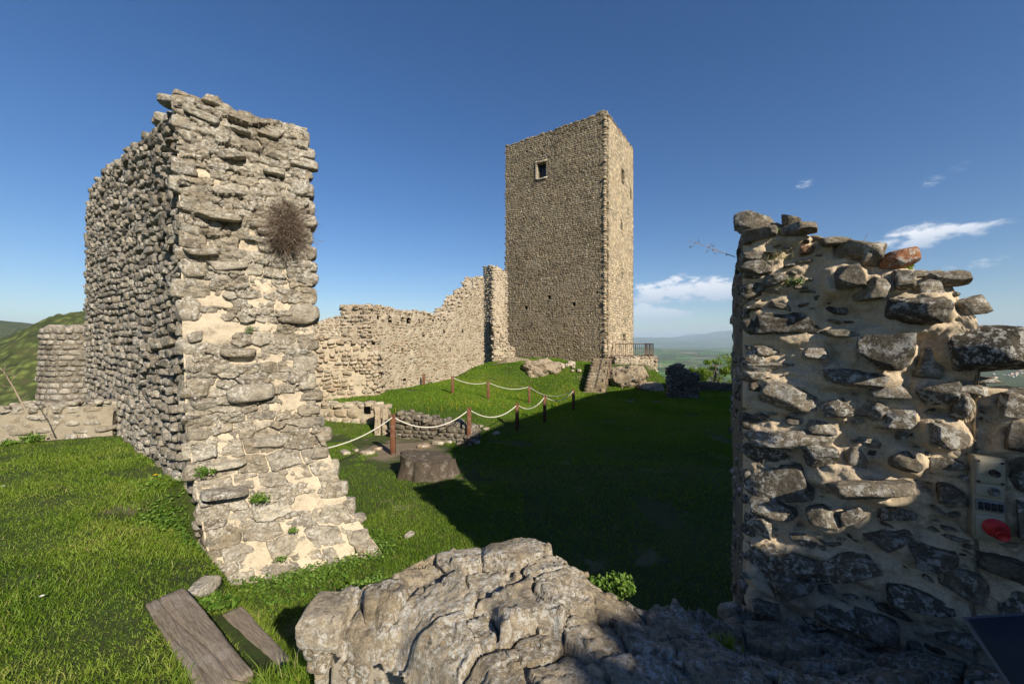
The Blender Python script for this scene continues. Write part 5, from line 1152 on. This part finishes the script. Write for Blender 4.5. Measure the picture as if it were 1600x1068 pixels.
while cnt < 90:
    x, y = r.uniform(-4.5, 3.5), r.uniform(13, 26); k = fbm(np.array([x, y, 0])*.5, 2, 3)
    if x < CUR0[0]+(y-CUR0[1])*CURT[0]/CURT[1]+.4 or k < 0 or (x-TC[0])*N1[0]+(y-TC[1])*N1[1] < .6: continue
    c = np.array([x, y, float(ground(x, y))]); mb = MB(); tube(mb, [c, c+zz*.11], .004, .003, 3, .2)
    for i in range(6): an = i*1.05; d = np.array([math.cos(an), math.sin(an), .4]); s_ = np.array([-math.sin(an), math.cos(an), 0]); mb.add([c+zz*.11, c+zz*.11+d*.02+s_*.01, c+zz*.11+d*.035, c+zz*.11+d*.02-s_*.01], [[0, 1, 2, 3]])
    tag(mb.build('buttercup', M_yellow, None, tuple(c)), 'small yellow wildflower in the grass of the mound', 'flower', 'yellow wildflowers on the mound'); cnt += 1

# ------------------------------------------------------------------ trees beyond the lawn
def tree(label, c, h, rad, n, size=.09, name='tree'):
    o = thing(name, label, 'tree', tuple(c)); mb = MB(); c = np.asarray(c, float); tube(mb, [c, c+zz*h*.4, c+zz*h*.75], h*.03, h*.012, 7); ml = MB()
    for i in range(16):
        d = rng.normal(size=3); d[2] = abs(d[2])*.6; d /= np.linalg.norm(d); s_ = c+zz*h*rng.uniform(.3, .7); e = s_+d*rad*rng.uniform(.5, 1); e[2] = min(e[2], c[2]+h)
        tube(mb, [s_, (s_+e)/2+rng.normal(size=3)*.1, e], h*.010, h*.003, 4); q_ = rng.uniform(.22, .42)*rad; leaf_cloud(ml, e, (q_, q_, q_*.75), n//16, size, a0=rng.uniform(0, .4), a1=rng.uniform(.6, 1))
    mb.build('trunk', M_bark, o); ml.build('crown', M_tree_leaf, o); clean(o)
for px, py, Y, h, rd, lab in [(1118, 582, 36, 4., 1.5, 'fresh green tree beyond the boundary wall, left of the right wall'), (1098, 590, 38, 3.4, 1.3, 'smaller green tree beyond the boundary wall'), (1076, 598, 40, 2.8, 1.2, 'low green shrub tree behind the dark ruined lump'), (1150, 580, 40, 4.5, 1.7, 'green tree mostly hidden by the right wall')]:
    p = W(px, py, Y); tree(lab, (p[0], p[1], p[2]-h*.55), h, rd, 3200)
# distant village houses
M_house = simple_mat('pale_render', (.55, .50, .43), .9, 0, .15, .3, 0); M_roof = simple_mat('terracotta_roof', (.34, .17, .10), .9, 0, .2, .5, 0)
r = np.random.default_rng(15)
def house_master():
    o = thing('house', 'small pale house with red roof in the far valley', 'house', (0, 0, 0), 'houses in the far valley')
    mb = MB(); boxm(mb, (0, 0, 2.5), (7, 5, 4.5), None, bevel=.05, n=3); mb.build('wall', M_house, o, smooth=False)
    mb = MB(); mb.add([(-7.5, -5.6, 6.9), (7.5, -5.6, 6.9), (7.5, 5.6, 6.9), (-7.5, 5.6, 6.9), (-7.5, 0, 9.6), (7.5, 0, 9.6)], [[0, 1, 5, 4], [3, 4, 5, 2], [0, 3, 2, 1]], [[0, 4, 3], [1, 2, 5]]); mb.build('roof', M_roof, o, smooth=False); clean(o); return o
hm = house_master(); first = True
spots = []
for _ in range(26): spots.append((r.normal(1575, 14), r.uniform(2300, 3600)))
for _ in range(16): spots.append((r.uniform(995, 1135), r.uniform(2400, 8000)))
for px, Yd in spots:
    x = (px-800)/F*Yd
    o = hm if first else hm.copy()
    if not first:
        C.objects.link(o)
        for ch in list(hm.children): c_ = ch.copy(); C.objects.link(c_); c_.parent = o
    first = False
    o.location = (x, Yd, float(terrain(np.array(x), np.array(Yd)))); o.rotation_euler = (0, 0, r.uniform(0, 3.1)); s_ = r.uniform(.6, 1.2); o.scale = (s_, s_, s_)

# ------------------------------------------------------------------ air
hb = MB(); hb.add([(x, y, z) for x in (-46000, 46000) for y in (-46000, 46000) for z in (-900, 900)], [[0, 1, 3, 2], [4, 6, 7, 5], [0, 4, 5, 1], [2, 3, 7, 6], [0, 2, 6, 4], [1, 5, 7, 3]])
m = bpy.data.materials.new('air'); m.use_nodes = True; t = NT(m.node_tree); t.n.clear(); out = t.new('ShaderNodeOutputMaterial'); pv = t.new('ShaderNodeVolumePrincipled')
pv.inputs['Color'].default_value = (.62, .80, 1, 1); pv.inputs['Density'].default_value = 4.6e-5; pv.inputs['Anisotropy'].default_value = 0.
t.l.new(pv.outputs[0], out.inputs['Volume'])
tag(hb.build('haze', m, smooth=False), 'thin blue haze over the valley', kind='stuff')
